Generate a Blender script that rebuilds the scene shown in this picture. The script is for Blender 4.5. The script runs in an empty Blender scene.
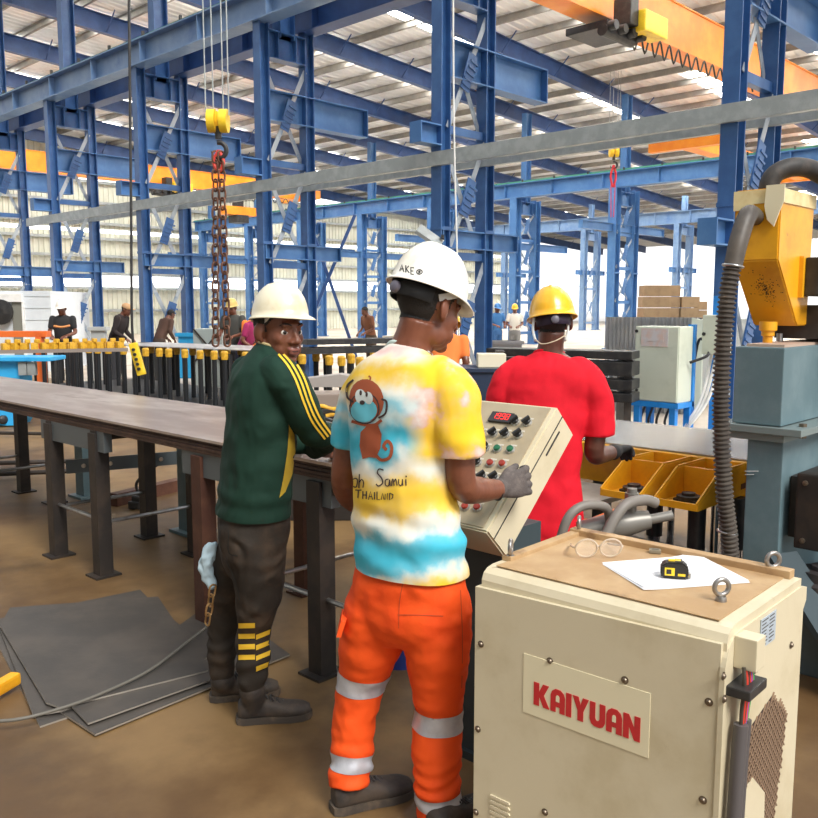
import bpy, bmesh, math, random
import numpy as np
from math import sin, cos, pi, radians, sqrt, atan2
from mathutils import Vector, Matrix, noise
from mathutils.bvhtree import BVHTree

scene = bpy.context.scene
COL = scene.collection
random.seed(4)

# ------------------------------------------------------------------ camera
EYE = 1.6                       # eye height of the photographer
YAW = radians(46.06)            # the hall's long axis runs to the left of the view
PITCH = radians(6.82)
FPX = 870.0                     # focal length for an 818 px frame
cam_data = bpy.data.cameras.new('camera')
cam_data.sensor_width = 36.0
cam_data.lens = 36.0 * FPX / 818.0
cam_data.clip_start = 0.05
cam_data.clip_end = 500
cam = bpy.data.objects.new('camera', cam_data)
COL.objects.link(cam)
cam.location = (0, 0, EYE)
cam.rotation_euler = (pi / 2 - PITCH, 0, -YAW)
scene.camera = cam

# ------------------------------------------------------------------ daylight
world = bpy.data.worlds.new('daylight')
scene.world = world
world.use_nodes = True
wn = world.node_tree.nodes
bg = wn['Background']
bg.inputs['Color'].default_value = (0.93, 0.965, 1.0, 1)
bg.inputs['Strength'].default_value = 1.1
# bright overcast sky above, duller ground below the horizon
_tc = wn.new('ShaderNodeTexCoord'); _sx = wn.new('ShaderNodeSeparateXYZ'); _rp = wn.new('ShaderNodeValToRGB')
world.node_tree.links.new(_tc.outputs['Generated'], _sx.inputs[0])
_mr = wn.new('ShaderNodeMapRange'); _mr.inputs['From Min'].default_value = -1; _mr.inputs['From Max'].default_value = 1
world.node_tree.links.new(_sx.outputs['Z'], _mr.inputs['Value']); world.node_tree.links.new(_mr.outputs['Result'], _rp.inputs[0])
_e = _rp.color_ramp.elements
_e[0].position = 0.485; _e[0].color = (0.2, 0.17, 0.13, 1)
_e[1].position = 0.5; _e[1].color = (1.0, 1.0, 1.0, 1)
_n = _e.new(0.57); _n.color = (0.98, 0.99, 1.0, 1)
_n = _e.new(0.64); _n.color = (0.5, 0.53, 0.56, 1)
_n = _e.new(1.0); _n.color = (0.5, 0.54, 0.59, 1)
world.node_tree.links.new(_rp.outputs['Color'], bg.inputs['Color'])
sun_d = bpy.data.lights.new('sun', 'SUN')
sun_d.energy = 2.9
sun_d.angle = radians(25)
sun_d.color = (1.0, 0.96, 0.9)
sun = bpy.data.objects.new('sun', sun_d)
COL.objects.link(sun)
sun.rotation_euler = Vector((0.14, 0.66, -0.74)).to_track_quat('-Z', 'Y').to_euler()
scene.view_settings.view_transform = 'Standard'
scene.view_settings.look = 'None'
scene.view_settings.gamma = 1.0
scene.view_settings.exposure = 0.55
scene.view_settings.use_curve_mapping = False
SKYLIGHT_STRENGTH = 14.0

# ------------------------------------------------------------------ survey helpers
D0 = Vector((sin(YAW), cos(YAW), 0))          # straight ahead, level
R0 = Vector((cos(YAW), -sin(YAW), 0))         # to the right, level
UP = Vector((0, 0, 1))
FW = D0 * cos(PITCH) - UP * sin(PITCH)
CU = D0 * sin(PITCH) + UP * cos(PITCH)
CAM = Vector((0, 0, EYE))


def sight(x, y):
    return FW + R0 * ((x - 409) / FPX) + CU * ((409 - y) / FPX)


def at(x, y, D):
    """the place seen at a bearing (photo coordinates) and a level distance D"""
    k = sight(x, y)
    return CAM + k * (D / k.dot(D0))


def atz(x, y, z=0.0):
    k = sight(x, y)
    return CAM + k * ((z - EYE) / k.z)


def V(*a):
    return Vector(a)


# ------------------------------------------------------------------ object helpers
def tag(o, label=None, cat=None, group=None, kind=None):
    if label: o['label'] = label
    if cat: o['category'] = cat
    if group: o['group'] = group
    if kind: o['kind'] = kind
    return o


def thing(name, loc, label, cat, group=None, rz=0.0):
    o = bpy.data.objects.new(name, None)
    o.empty_display_size = 0.1
    COL.objects.link(o)
    o.location = loc
    o.rotation_euler = (0, 0, rz)
    return tag(o, label, cat, group)


def finish(name, bm, mats, parent=None, smooth=None, world_space=True):
    """links a bmesh as ONE object. Coordinates are world ones; they are made relative to the parent"""
    me = bpy.data.meshes.new(name)
    bmesh.ops.recalc_face_normals(bm, faces=bm.faces)
    bm.to_mesh(me)
    bm.free()
    return link(name, me, mats, parent, smooth)


def root_matrix(p):
    m = Matrix.Identity(4)
    while p is not None:
        m = Matrix.LocRotScale(p.location, p.rotation_euler, p.scale) @ m
        p = p.parent
    return m


def link(name, me, mats, parent=None, smooth=None):
    if not isinstance(mats, (list, tuple)): mats = [mats]
    for m in mats:
        if len(me.materials) < len(mats): me.materials.append(m)
    o = bpy.data.objects.new(name, me)
    COL.objects.link(o)
    if parent is not None:
        o.parent = parent
        me.transform(root_matrix(parent).inverted())
    else:
        # origin at the bottom centre of the thing
        co = np.empty(len(me.vertices) * 3); me.vertices.foreach_get('co', co); co = co.reshape(-1, 3)
        c = (co.min(0) + co.max(0)) / 2; c[2] = co[:, 2].min()
        me.transform(Matrix.Translation(-Vector(c)))
        o.location = c
    if smooth is not None:
        if smooth >= 3.1:
            me.polygons.foreach_set('use_smooth', [True] * len(me.polygons))
        else:
            me.shade_smooth() if hasattr(me, 'shade_smooth') else None
            me.set_sharp_from_angle(angle=smooth)
    return o


def copy_thing(o, parent=None):
    c = o.copy()
    COL.objects.link(c)
    if parent is not None: c.parent = parent
    for ch in list(o.children): copy_thing(ch, c)
    return c


B = bmesh.new


def frame_to(d, side=None):
    d = d.normalized()
    if side is None: side = UP if abs(d.z) < 0.95 else V(1, 0, 0)
    x = d.cross(side)
    if x.length < 1e-6: x = d.cross(V(0, 1, 0))
    x.normalize()
    y = x.cross(d).normalized()
    return x, y, d


def box(bm, c, size, rot=None, mi=0, bevel=0.0):
    """box with centre c, full sizes; rot: 3x3 matrix or z angle"""
    if rot is None: m = Matrix.Identity(3)
    elif isinstance(rot, (int, float)): m = Matrix.Rotation(rot, 3, 'Z')
    else: m = rot
    tmp = bmesh.new()
    bmesh.ops.create_cube(tmp, size=1.0)
    for v in tmp.verts: v.co = Vector((v.co.x * size[0], v.co.y * size[1], v.co.z * size[2]))
    if bevel > 0:
        bmesh.ops.bevel(tmp, geom=list(tmp.edges), offset=bevel, segments=2, affect='EDGES', profile=0.7)
    vm = {}
    c = Vector(c)
    for v in tmp.verts: vm[v] = bm.verts.new(m @ v.co + c)
    for f in tmp.faces:
        nf = bm.faces.new([vm[v] for v in f.verts]); nf.material_index = mi
    tmp.free()


def boxmm(bm, lo, hi, mi=0, bevel=0.0):
    lo = Vector(lo); hi = Vector(hi)
    box(bm, (lo + hi) / 2, hi - lo, None, mi, bevel)


def bar(bm, a, b, w, h, side=None, mi=0, bevel=0.0):
    """rectangular bar from a to b, h along the side direction, w across"""
    a = Vector(a); b = Vector(b)
    x, y, d = frame_to(b - a, side)
    m = Matrix((x, y, d)).transposed()
    box(bm, (a + b) / 2, (w, h, (b - a).length), m, mi, bevel)


def ibeam(bm, a, b, w, h, t=0.015, side=None, mi=0):
    """I section from a to b: h = height of the web along side, w = flange width"""
    a = Vector(a); b = Vector(b)
    x, y, d = frame_to(b - a, side)
    m = Matrix((x, y, d)).transposed()
    c = (a + b) / 2; L = (b - a).length
    box(bm, c, (t * 0.8, h - 2 * t, L), m, mi)
    box(bm, c + y * (h / 2 - t / 2), (w, t, L), m, mi)
    box(bm, c - y * (h / 2 - t / 2), (w, t, L), m, mi)


def cyl(bm, a, b, r, r2=None, n=16, mi=0, caps=True):
    a = Vector(a); b = Vector(b)
    if r2 is None: r2 = r
    x, y, d = frame_to(b - a)
    r0 = []; r1 = []
    for i in range(n):
        t = 2 * pi * i / n
        o = x * cos(t) + y * sin(t)
        r0.append(bm.verts.new(a + o * r)); r1.append(bm.verts.new(b + o * r2))
    for i in range(n):
        j = (i + 1) % n
        f = bm.faces.new((r0[i], r0[j], r1[j], r1[i])); f.material_index = mi
    if caps:
        f = bm.faces.new(r0[::-1]); f.material_index = mi
        f = bm.faces.new(r1); f.material_index = mi


def catmull(pts, per=6):
    pts = [Vector(p) for p in pts]
    if len(pts) < 3: 
        return [pts[0].lerp(pts[-1], i / per) for i in range(per + 1)]
    out = []
    P = [pts[0] * 2 - pts[1]] + pts + [pts[-1] * 2 - pts[-2]]
    for i in range(1, len(P) - 2):
        for k in range(per):
            t = k / per
            a, b, c, d = P[i - 1], P[i], P[i + 1], P[i + 2]
            out.append(0.5 * ((2 * b) + (c - a) * t + (2 * a - 5 * b + 4 * c - d) * t * t + (3 * b - a - 3 * c + d) * t ** 3))
    out.append(pts[-1])
    return out


def tube(bm, pts, r, n=10, per=6, mi=0, smooth=True, closed=False):
    """round tube along a smooth path; r a number or a list per control point"""
    if smooth:
        path = catmull(pts + [pts[0]] if closed else pts, per)
    else:
        path = [Vector(p) for p in pts]
    m = len(path)
    if isinstance(r, (list, tuple)):
        rr = [float(np.interp(i / (m - 1) * (len(r) - 1), range(len(r)), r)) for i in range(m)]
    else:
        rr = [r] * m
    rings = []
    px = None
    for i, p in enumerate(path):
        d = (path[min(i + 1, m - 1)] - path[max(i - 1, 0)])
        if d.length < 1e-9: d = UP.copy()
        d.normalize()
        if px is None:
            px = frame_to(d)[0]
        else:
            px = px - d * px.dot(d)
            px.normalize()
        py = d.cross(px)
        rings.append([bm.verts.new(p + (px * cos(2 * pi * k / n) + py * sin(2 * pi * k / n)) * rr[i]) for k in range(n)])
    for i in range(m - 1):
        for k in range(n):
            j = (k + 1) % n
            f = bm.faces.new((rings[i][k], rings[i][j], rings[i + 1][j], rings[i + 1][k])); f.material_index = mi
    f = bm.faces.new(rings[0][::-1]); f.material_index = mi
    f = bm.faces.new(rings[-1]); f.material_index = mi


def lathe(bm, prof, c, axis=UP, n=24, mi=0):
    """profile [(radius, height)] turned about an axis through c"""
    x, y, d = frame_to(Vector(axis))
    c = Vector(c)
    rings = []
    for (r, h) in prof:
        if r < 1e-5:
            rings.append([bm.verts.new(c + d * h)])
        else:
            rings.append([bm.verts.new(c + d * h + (x * cos(2 * pi * k / n) + y * sin(2 * pi * k / n)) * r) for k in range(n)])
    for a, b in zip(rings[:-1], rings[1:]):
        for k in range(n):
            j = (k + 1) % n
            vs = []
            if len(a) == 1 and len(b) == 1: continue
            if len(a) == 1: vs = (a[0], b[j], b[k])
            elif len(b) == 1: vs = (a[k], a[j], b[0])
            else: vs = (a[k], a[j], b[j], b[k])
            f = bm.faces.new(vs); f.material_index = mi
    for q in (rings[0], rings[-1]):
        if len(q) > 1:
            f = bm.faces.new(q); f.material_index = mi


def prism(bm, poly, o, ux, uy, depth, mi=0):
    """polygon (2d points) in the frame o, ux, uy, pushed by the vector depth"""
    o = Vector(o)
    a = [bm.verts.new(o + ux * p[0] + uy * p[1]) for p in poly]
    b = [bm.verts.new(v.co + depth) for v in a]
    n = len(poly)
    f = bm.faces.new(a); f.material_index = mi
    f = bm.faces.new(b[::-1]); f.material_index = mi
    for i in range(n):
        j = (i + 1) % n
        f = bm.faces.new((a[i], b[i], b[j], a[j])); f.material_index = mi


def hexa(bm, low, top, mi=0):
    """solid from two matching loops of points"""
    a = [bm.verts.new(Vector(p)) for p in low]
    b = [bm.verts.new(Vector(p)) for p in top]
    n = len(a)
    for f in ([a[::-1], b] + [[a[i], a[(i + 1) % n], b[(i + 1) % n], b[i]] for i in range(n)]):
        g = bm.faces.new(f); g.material_index = mi


def ellipsoid(bm, c, r, rot=None, seg=16, rings=10, mi=0):
    tmp = bmesh.new()
    bmesh.ops.create_uvsphere(tmp, u_segments=seg, v_segments=rings, radius=1.0)
    m = rot if rot is not None else Matrix.Identity(3)
    if isinstance(r, (int, float)): r = (r, r, r)
    vm = {}
    c = Vector(c)
    for v in tmp.verts: vm[v] = bm.verts.new(m @ Vector((v.co.x * r[0], v.co.y * r[1], v.co.z * r[2])) + c)
    for f in tmp.faces:
        nf = bm.faces.new([vm[v] for v in f.verts]); nf.material_index = mi
    tmp.free()


def torus(bm, c, axis, R, r, n=24, m=10, mi=0, arc=2 * pi, start=0.0, xdir=None):
    x, y, d = frame_to(Vector(axis), xdir)
    c = Vector(c)
    full = arc > 2 * pi - 1e-3
    k_n = n if full else n + 1
    rings = []
    for i in range(k_n):
        t = start + arc * i / n
        o = x * cos(t) + y * sin(t)
        rings.append([bm.verts.new(c + o * (R + r * cos(2 * pi * j / m)) + d * (r * sin(2 * pi * j / m))) for j in range(m)])
    for i in range(n if full else n):
        a = rings[i]; b = rings[(i + 1) % k_n]
        for j in range(m):
            f = bm.faces.new((a[j], b[j], b[(j + 1) % m], a[(j + 1) % m])); f.material_index = mi
    if not full:
        bm.faces.new(rings[0]); bm.faces.new(rings[-1][::-1])


# ------------------------------------------------------------------ materials
MATS = {}


def mat(name, col, rough=0.6, metal=0.0, col2=None, scale=4.0, lo=0.4, hi=0.65, bump=0.0, bscale=30.0, spec=0.5,
        col3=None, scale3=1.2, lo3=0.5, hi3=0.7, emit=None, estr=1.0, alpha=1.0, trans=0.0, stretch=None, coat=0.0, crease=0.0):
    if name in MATS: return MATS[name]
    m = bpy.data.materials.new(name)
    m.use_nodes = True
    nt = m.node_tree; N = nt.nodes; L = nt.links
    p = N['Principled BSDF']
    p.inputs['Base Color'].default_value = (*col, 1)
    p.inputs['Roughness'].default_value = rough
    p.inputs['Metallic'].default_value = metal
    p.inputs['Specular IOR Level'].default_value = spec
    if trans: p.inputs['Transmission Weight'].default_value = trans
    if coat: p.inputs['Coat Weight'].default_value = coat
    if alpha < 1: p.inputs['Alpha'].default_value = alpha
    if emit is not None:
        p.inputs['Emission Color'].default_value = (*emit, 1)
        p.inputs['Emission Strength'].default_value = estr
    tc = None
    if col2 is not None or bump > 0:
        tc = N.new('ShaderNodeTexCoord')
        vec = tc.outputs['Object']
        if stretch is not None:
            mp = N.new('ShaderNodeMapping'); mp.inputs['Scale'].default_value = stretch
            L.new(vec, mp.inputs['Vector']); vec = mp.outputs['Vector']

    def layer(base_socket, c_new, sc, l, h, detail=6.0):
        t = N.new('ShaderNodeTexNoise'); t.inputs['Scale'].default_value = sc; t.inputs['Detail'].default_value = detail
        t.inputs['Roughness'].default_value = 0.62
        L.new(vec, t.inputs['Vector'])
        mr = N.new('ShaderNodeMapRange'); mr.interpolation_type = 'SMOOTHSTEP'
        mr.inputs['From Min'].default_value = l; mr.inputs['From Max'].default_value = h
        L.new(t.outputs['Fac'], mr.inputs['Value'])
        mx = N.new('ShaderNodeMix'); mx.data_type = 'RGBA'
        L.new(mr.outputs['Result'], mx.inputs['Factor'])
        if base_socket is None: mx.inputs['A'].default_value = (*col, 1)
        else: L.new(base_socket, mx.inputs['A'])
        mx.inputs['B'].default_value = (*c_new, 1)
        return mx.outputs['Result']
    s = None
    if col2 is not None: s = layer(None, col2, scale, lo, hi)
    if col3 is not None: s = layer(s, col3, scale3, lo3, hi3)
    if s is not None: L.new(s, p.inputs['Base Color'])
    if bump > 0:
        t = N.new('ShaderNodeTexNoise'); t.inputs['Scale'].default_value = bscale; t.inputs['Detail'].default_value = 4
        L.new(vec, t.inputs['Vector'])
        b = N.new('ShaderNodeBump'); b.inputs['Strength'].default_value = bump; b.inputs['Distance'].default_value = 0.01
        L.new(t.outputs['Fac'], b.inputs['Height']); L.new(b.outputs['Normal'], p.inputs['Normal'])
    if crease > 0:      # soft wrinkles of worn cloth
        tc2 = N.new('ShaderNodeTexCoord')
        w = N.new('ShaderNodeTexNoise'); w.inputs['Scale'].default_value = 5.5; w.inputs['Detail'].default_value = 3.0; w.inputs['Distortion'].default_value = 1.6
        w.noise_type = 'RIDGED_MULTIFRACTAL'
        L.new(tc2.outputs['Object'], w.inputs['Vector'])
        b2 = N.new('ShaderNodeBump'); b2.inputs['Strength'].default_value = crease; b2.inputs['Distance'].default_value = 0.03
        L.new(w.outputs['Fac'], b2.inputs['Height'])
        old = p.inputs['Normal'].links[0].from_socket if p.inputs['Normal'].is_linked else None
        if old is not None: L.new(old, b2.inputs['Normal'])
        L.new(b2.outputs['Normal'], p.inputs['Normal'])
    MATS[name] = m
    return m


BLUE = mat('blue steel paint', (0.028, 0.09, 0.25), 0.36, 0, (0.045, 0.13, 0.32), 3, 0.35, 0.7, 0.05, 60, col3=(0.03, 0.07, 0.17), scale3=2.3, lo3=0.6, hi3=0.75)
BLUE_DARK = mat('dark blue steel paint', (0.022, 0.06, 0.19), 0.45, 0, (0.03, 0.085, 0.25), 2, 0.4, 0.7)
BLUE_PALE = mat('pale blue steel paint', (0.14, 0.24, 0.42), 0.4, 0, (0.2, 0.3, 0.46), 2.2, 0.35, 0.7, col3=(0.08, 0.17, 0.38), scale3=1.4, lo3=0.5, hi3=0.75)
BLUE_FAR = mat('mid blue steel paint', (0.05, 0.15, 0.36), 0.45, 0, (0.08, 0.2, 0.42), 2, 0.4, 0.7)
GREY_STEEL = mat('galvanised grey steel', (0.33, 0.36, 0.36), 0.45, 0.3, (0.42, 0.45, 0.45), 5, 0.4, 0.65, 0.05, 40)
BRACE = mat('brace angle grey paint', (0.38, 0.42, 0.46), 0.5, 0.1, (0.2, 0.26, 0.34), 6, 0.45, 0.7)
GREEN_RAIL = mat('green rail paint', (0.05, 0.22, 0.17), 0.5)
ORANGE = mat('orange crane paint', (0.9, 0.24, 0.008), 0.4, 0, (0.95, 0.33, 0.02), 1.5, 0.35, 0.7)
ORANGE_RED = mat('orange red paint', (0.78, 0.16, 0.03), 0.45, 0, (0.6, 0.1, 0.02), 3, 0.45, 0.7)
YELLOW = mat('yellow machine paint', (0.82, 0.4, 0.012), 0.42, 0, (0.66, 0.29, 0.012), 5, 0.4, 0.7, 0.06, 30, col3=(0.25, 0.1, 0.02), scale3=9, lo3=0.64, hi3=0.78)
YELLOW_BRIGHT = mat('bright yellow paint', (0.9, 0.62, 0.03), 0.4, 0, (0.75, 0.45, 0.02), 8, 0.45, 0.7)
BLACK = mat('black metal', (0.018, 0.018, 0.02), 0.45, 0.0, (0.04, 0.038, 0.036), 9, 0.4, 0.7)
RUBBER = mat('black rubber', (0.028, 0.026, 0.025), 0.6, 0, (0.07, 0.055, 0.045), 12, 0.45, 0.75)
HOSE = mat('grey brown hose rubber', (0.06, 0.05, 0.043), 0.5, 0, (0.1, 0.082, 0.065), 8, 0.4, 0.7)
STEEL = mat('bare steel', (0.45, 0.45, 0.45), 0.28, 0.9, (0.3, 0.28, 0.26), 10, 0.45, 0.7)
CHROME = mat('polished steel', (0.75, 0.75, 0.76), 0.15, 1.0)
DARK_STEEL = mat('dark hot rolled steel', (0.026, 0.022, 0.02), 0.5, 0.2, (0.05, 0.036, 0.028), 6, 0.4, 0.7, 0.08, 40)
RUST = mat('rust brown steel', (0.07, 0.026, 0.016), 0.6, 0.1, (0.11, 0.045, 0.025), 6, 0.4, 0.7, 0.1, 40)
MACHINE_GREY = mat('blue grey machine paint', (0.115, 0.185, 0.21), 0.45, 0, (0.16, 0.235, 0.26), 4, 0.4, 0.7, 0.04, 50, col3=(0.3, 0.34, 0.34), scale3=9, lo3=0.68, hi3=0.78)
CREAM = mat('cream enamel', (0.64, 0.565, 0.4), 0.42, 0, (0.54, 0.46, 0.3), 3.2, 0.45, 0.72, 0.03, 60, col3=(0.34, 0.25, 0.14), scale3=16, lo3=0.68, hi3=0.8)
PALE_GREEN = mat('pale green grey enamel', (0.58, 0.62, 0.52), 0.45, 0, (0.5, 0.54, 0.45), 3, 0.45, 0.7)
BLUE_BRIGHT = mat('bright blue paint', (0.02, 0.25, 0.72), 0.4, 0, (0.015, 0.18, 0.55), 4, 0.45, 0.7)
SKY_BLUE = mat('sky blue paint', (0.04, 0.42, 0.82), 0.42, 0, (0.03, 0.33, 0.7), 3, 0.45, 0.7)
CARD = mat('brown cardboard', (0.55, 0.36, 0.2), 0.8, 0, (0.43, 0.27, 0.15), 5, 0.4, 0.7)
PAPER = mat('white paper', (0.86, 0.86, 0.88), 0.7)
WHITE = mat('white paint', (0.8, 0.8, 0.78), 0.5, 0, (0.66, 0.66, 0.64), 4, 0.45, 0.7)
RED = mat('red letter paint', (0.55, 0.025, 0.03), 0.45, 0, (0.42, 0.03, 0.03), 14, 0.5, 0.75)
CABLE = mat('grey cable sheath', (0.13, 0.12, 0.1), 0.55)
# ================================================================== THE SETTING
ROW1 = 10.0            # line of the near laced columns
ROW2 = 28.0            # line of the far laced columns
BAY = 4.4
Y1 = 4.57
GAP = 1.05             # spacing of the two chords of a column
END_Y = 45.0
ROOF_A, ROOF_S = 10.55, 0.065    # roof sheet height at x = 18 and its fall


def roof_z(x): return ROOF_A + ROOF_S * (18 - x)


# floor
FLOOR = mat('dirty workshop concrete', (0.1, 0.052, 0.018), 0.5, 0, (0.225, 0.137, 0.057), 0.7, 0.38, 0.62, 0.12, 9,
            col3=(0.05, 0.03, 0.015), scale3=0.9, lo3=0.5, hi3=0.74)
nt = FLOOR.node_tree
for n in nt.nodes:
    if n.type == 'TEX_NOISE': n.inputs['Detail'].default_value = 10
bm = B(); boxmm(bm, (-8, -8, -0.2), (8.3, 60, 0)); tag(finish('floor', bm, FLOOR), kind='structure')
FLOOR2 = mat('pale dusty concrete', (0.42, 0.36, 0.29), 0.55, 0, (0.54, 0.48, 0.41), 0.5, 0.36, 0.66, 0.08, 9, col3=(0.26, 0.19, 0.125), scale3=0.7, lo3=0.5, hi3=0.74)
bm = B(); boxmm(bm, (8.3, -8, -0.2), (75, 60, 0)); tag(finish('floor_far', bm, FLOOR2), kind='structure')

# roof sheets with the rolled ribs
SHEET = mat('roof sheet silver', (0.84, 0.85, 0.86), 0.38, 0.35, (0.74, 0.74, 0.74), 0.6, 0.4, 0.7)
bm = B()
X0, X1_, YA, YB = 9.2, 74.0, -6.0, END_Y
y = YA
prof = []
while y < YB:
    prof += [(y, 0.0), (y + 0.22, 0.0), (y + 0.25, 0.035), (y + 0.3, 0.035), (y + 0.33, 0.0)]
    y += 0.33
va = [bm.verts.new((X0, p[0], roof_z(X0) + p[1])) for p in prof]
vb = [bm.verts.new((X1_, p[0], roof_z(X1_) + p[1])) for p in prof]
for i in range(len(prof) - 1): bm.faces.new((va[i], va[i + 1], vb[i + 1], vb[i]))
tag(finish('ceiling', bm, SHEET), kind='structure')

# the near bay: unseen wall added behind the photographer to block light
CLAD_IN = mat('dull wall sheet', (0.55, 0.55, 0.5), 0.55, 0.1, (0.48, 0.48, 0.44), 0.8, 0.4, 0.7)
bm = B(); boxmm(bm, (-8.2, -8, 0), (-8, 45, 11.8)); tag(finish('wall_light_block', bm, CLAD_IN), kind='structure')

# translucent roof lights: long strips that follow the fall of the roof
SKY_PANEL = mat('translucent roof light', (0.9, 0.9, 0.86), 0.6, emit=(1.0, 0.97, 0.9), estr=SKYLIGHT_STRENGTH)
k = 0
for j in range(-1, 9):
    yc = Y1 + BAY * j + 1.35
    for (xa, xb) in ((11.5, 17.0), (19.5, 26.0), (30.0, 37.0), (41.0, 49.0), (53.0, 61.0)):
        k += 1
        bm = B()
        hexa(bm, [(xa, yc - .6, roof_z(xa) - .03), (xb, yc - .6, roof_z(xb) - .03), (xb, yc + .6, roof_z(xb) - .03), (xa, yc + .6, roof_z(xa) - .03)],
             [(xa, yc - .6, roof_z(xa) - .012), (xb, yc - .6, roof_z(xb) - .012), (xb, yc + .6, roof_z(xb) - .012), (xa, yc + .6, roof_z(xa) - .012)])
        tag(finish('window_%d' % k, bm, SKY_PANEL), kind='structure')

# purlins and rafters
PURLIN = mat('purlin galvanised', (0.3, 0.29, 0.27), 0.5, 0.3, (0.4, 0.37, 0.33), 2, 0.4, 0.7)
x = 10.2
while x < 66:
    bm = B()
    z = roof_z(x) - 0.13
    boxmm(bm, (x - .006, YA, z - .1), (x + .006, YB - .2, z + .1))
    boxmm(bm, (x - .006, YA, z - .1), (x + .07, YB - .2, z - .088))
    boxmm(bm, (x - .07, YA, z + .088), (x + .006, YB - .2, z + .1))
    tag(finish('purlin', bm, PURLIN), 'grey steel purlin carrying the ribbed silver roof sheets', 'purlin', 'roof purlins')
    x += 1.45
for j in range(-2, 10):
    yc = Y1 + BAY * j
    bm = B()
    xa, xb = 9.4, 72.0
    ibeam(bm, (xa, yc, roof_z(xa) - .52), (xb, yc, roof_z(xb) - .52), 0.22, 0.56, 0.018)
    for q in range(20):
        xs = xa + 1.6 + q * 2.9
        for sgn in (-1, 1):       # fly braces up to the purlins
            bar(bm, (xs, yc + sgn * .05, roof_z(xs) - .75), (xs, yc + sgn * .62, roof_z(xs) - .2), .03, .03)
    tag(finish('rafter', bm, BLUE_DARK), 'dark blue steel rafter spanning under the silver roof', 'rafter', 'roof rafters')

# far end wall: sheeted, with light bands
CLAD = mat('cream wall sheet', (0.62, 0.62, 0.52), 0.5, 0.1, (0.54, 0.55, 0.47), 0.8, 0.4, 0.7)
DAY = mat('daylight band', (0.9, 0.93, 0.95), 0.6, emit=(0.93, 0.97, 1.0), estr=1.7)


def clad_wall(bm, xa, xb, y, za, zb, step=0.28):
    n = int((xb - xa) / step)
    lo, hi = [], []
    for i in range(n):
        x0 = xa + i * step
        for (dx, dy) in ((0, 0), (step * .55, 0), (step * .68, -.05), (step * .88, -.05)):
            lo.append(bm.verts.new((x0 + dx, y + dy, za))); hi.append(bm.verts.new((x0 + dx, y + dy, zb)))
    for i in range(len(lo) - 1): bm.faces.new((lo[i], lo[i + 1], hi[i + 1], hi[i]))


bm = B()
for (za, zb) in ((0, 2.55), (3.2, 5.45), (5.65, 8.1), (8.75, 11.2)): clad_wall(bm, 8, 60.0, END_Y, za, zb)
tag(finish('wall_end', bm, CLAD), kind='structure')
k0 = k
for (za, zb) in ((2.5, 3.25), (5.4, 5.7), (8.05, 8.8)):
    k0 += 1
    bm = B(); boxmm(bm, (8, END_Y + .06, za), (60, END_Y + .1, zb)); tag(finish('window_%d' % k0, bm, DAY), kind='structure')
n = 0
for z in (1.3, 2.5, 3.25, 4.2, 5.12, 5.92, 7.0, 8.08, 8.78):
    n += 1
    bm = B(); boxmm(bm, (8, END_Y - .26, z - .07), (60, END_Y - .1, z + .07)); tag(finish('trim_%d' % n, bm, GREY_STEEL), kind='structure')

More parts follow.
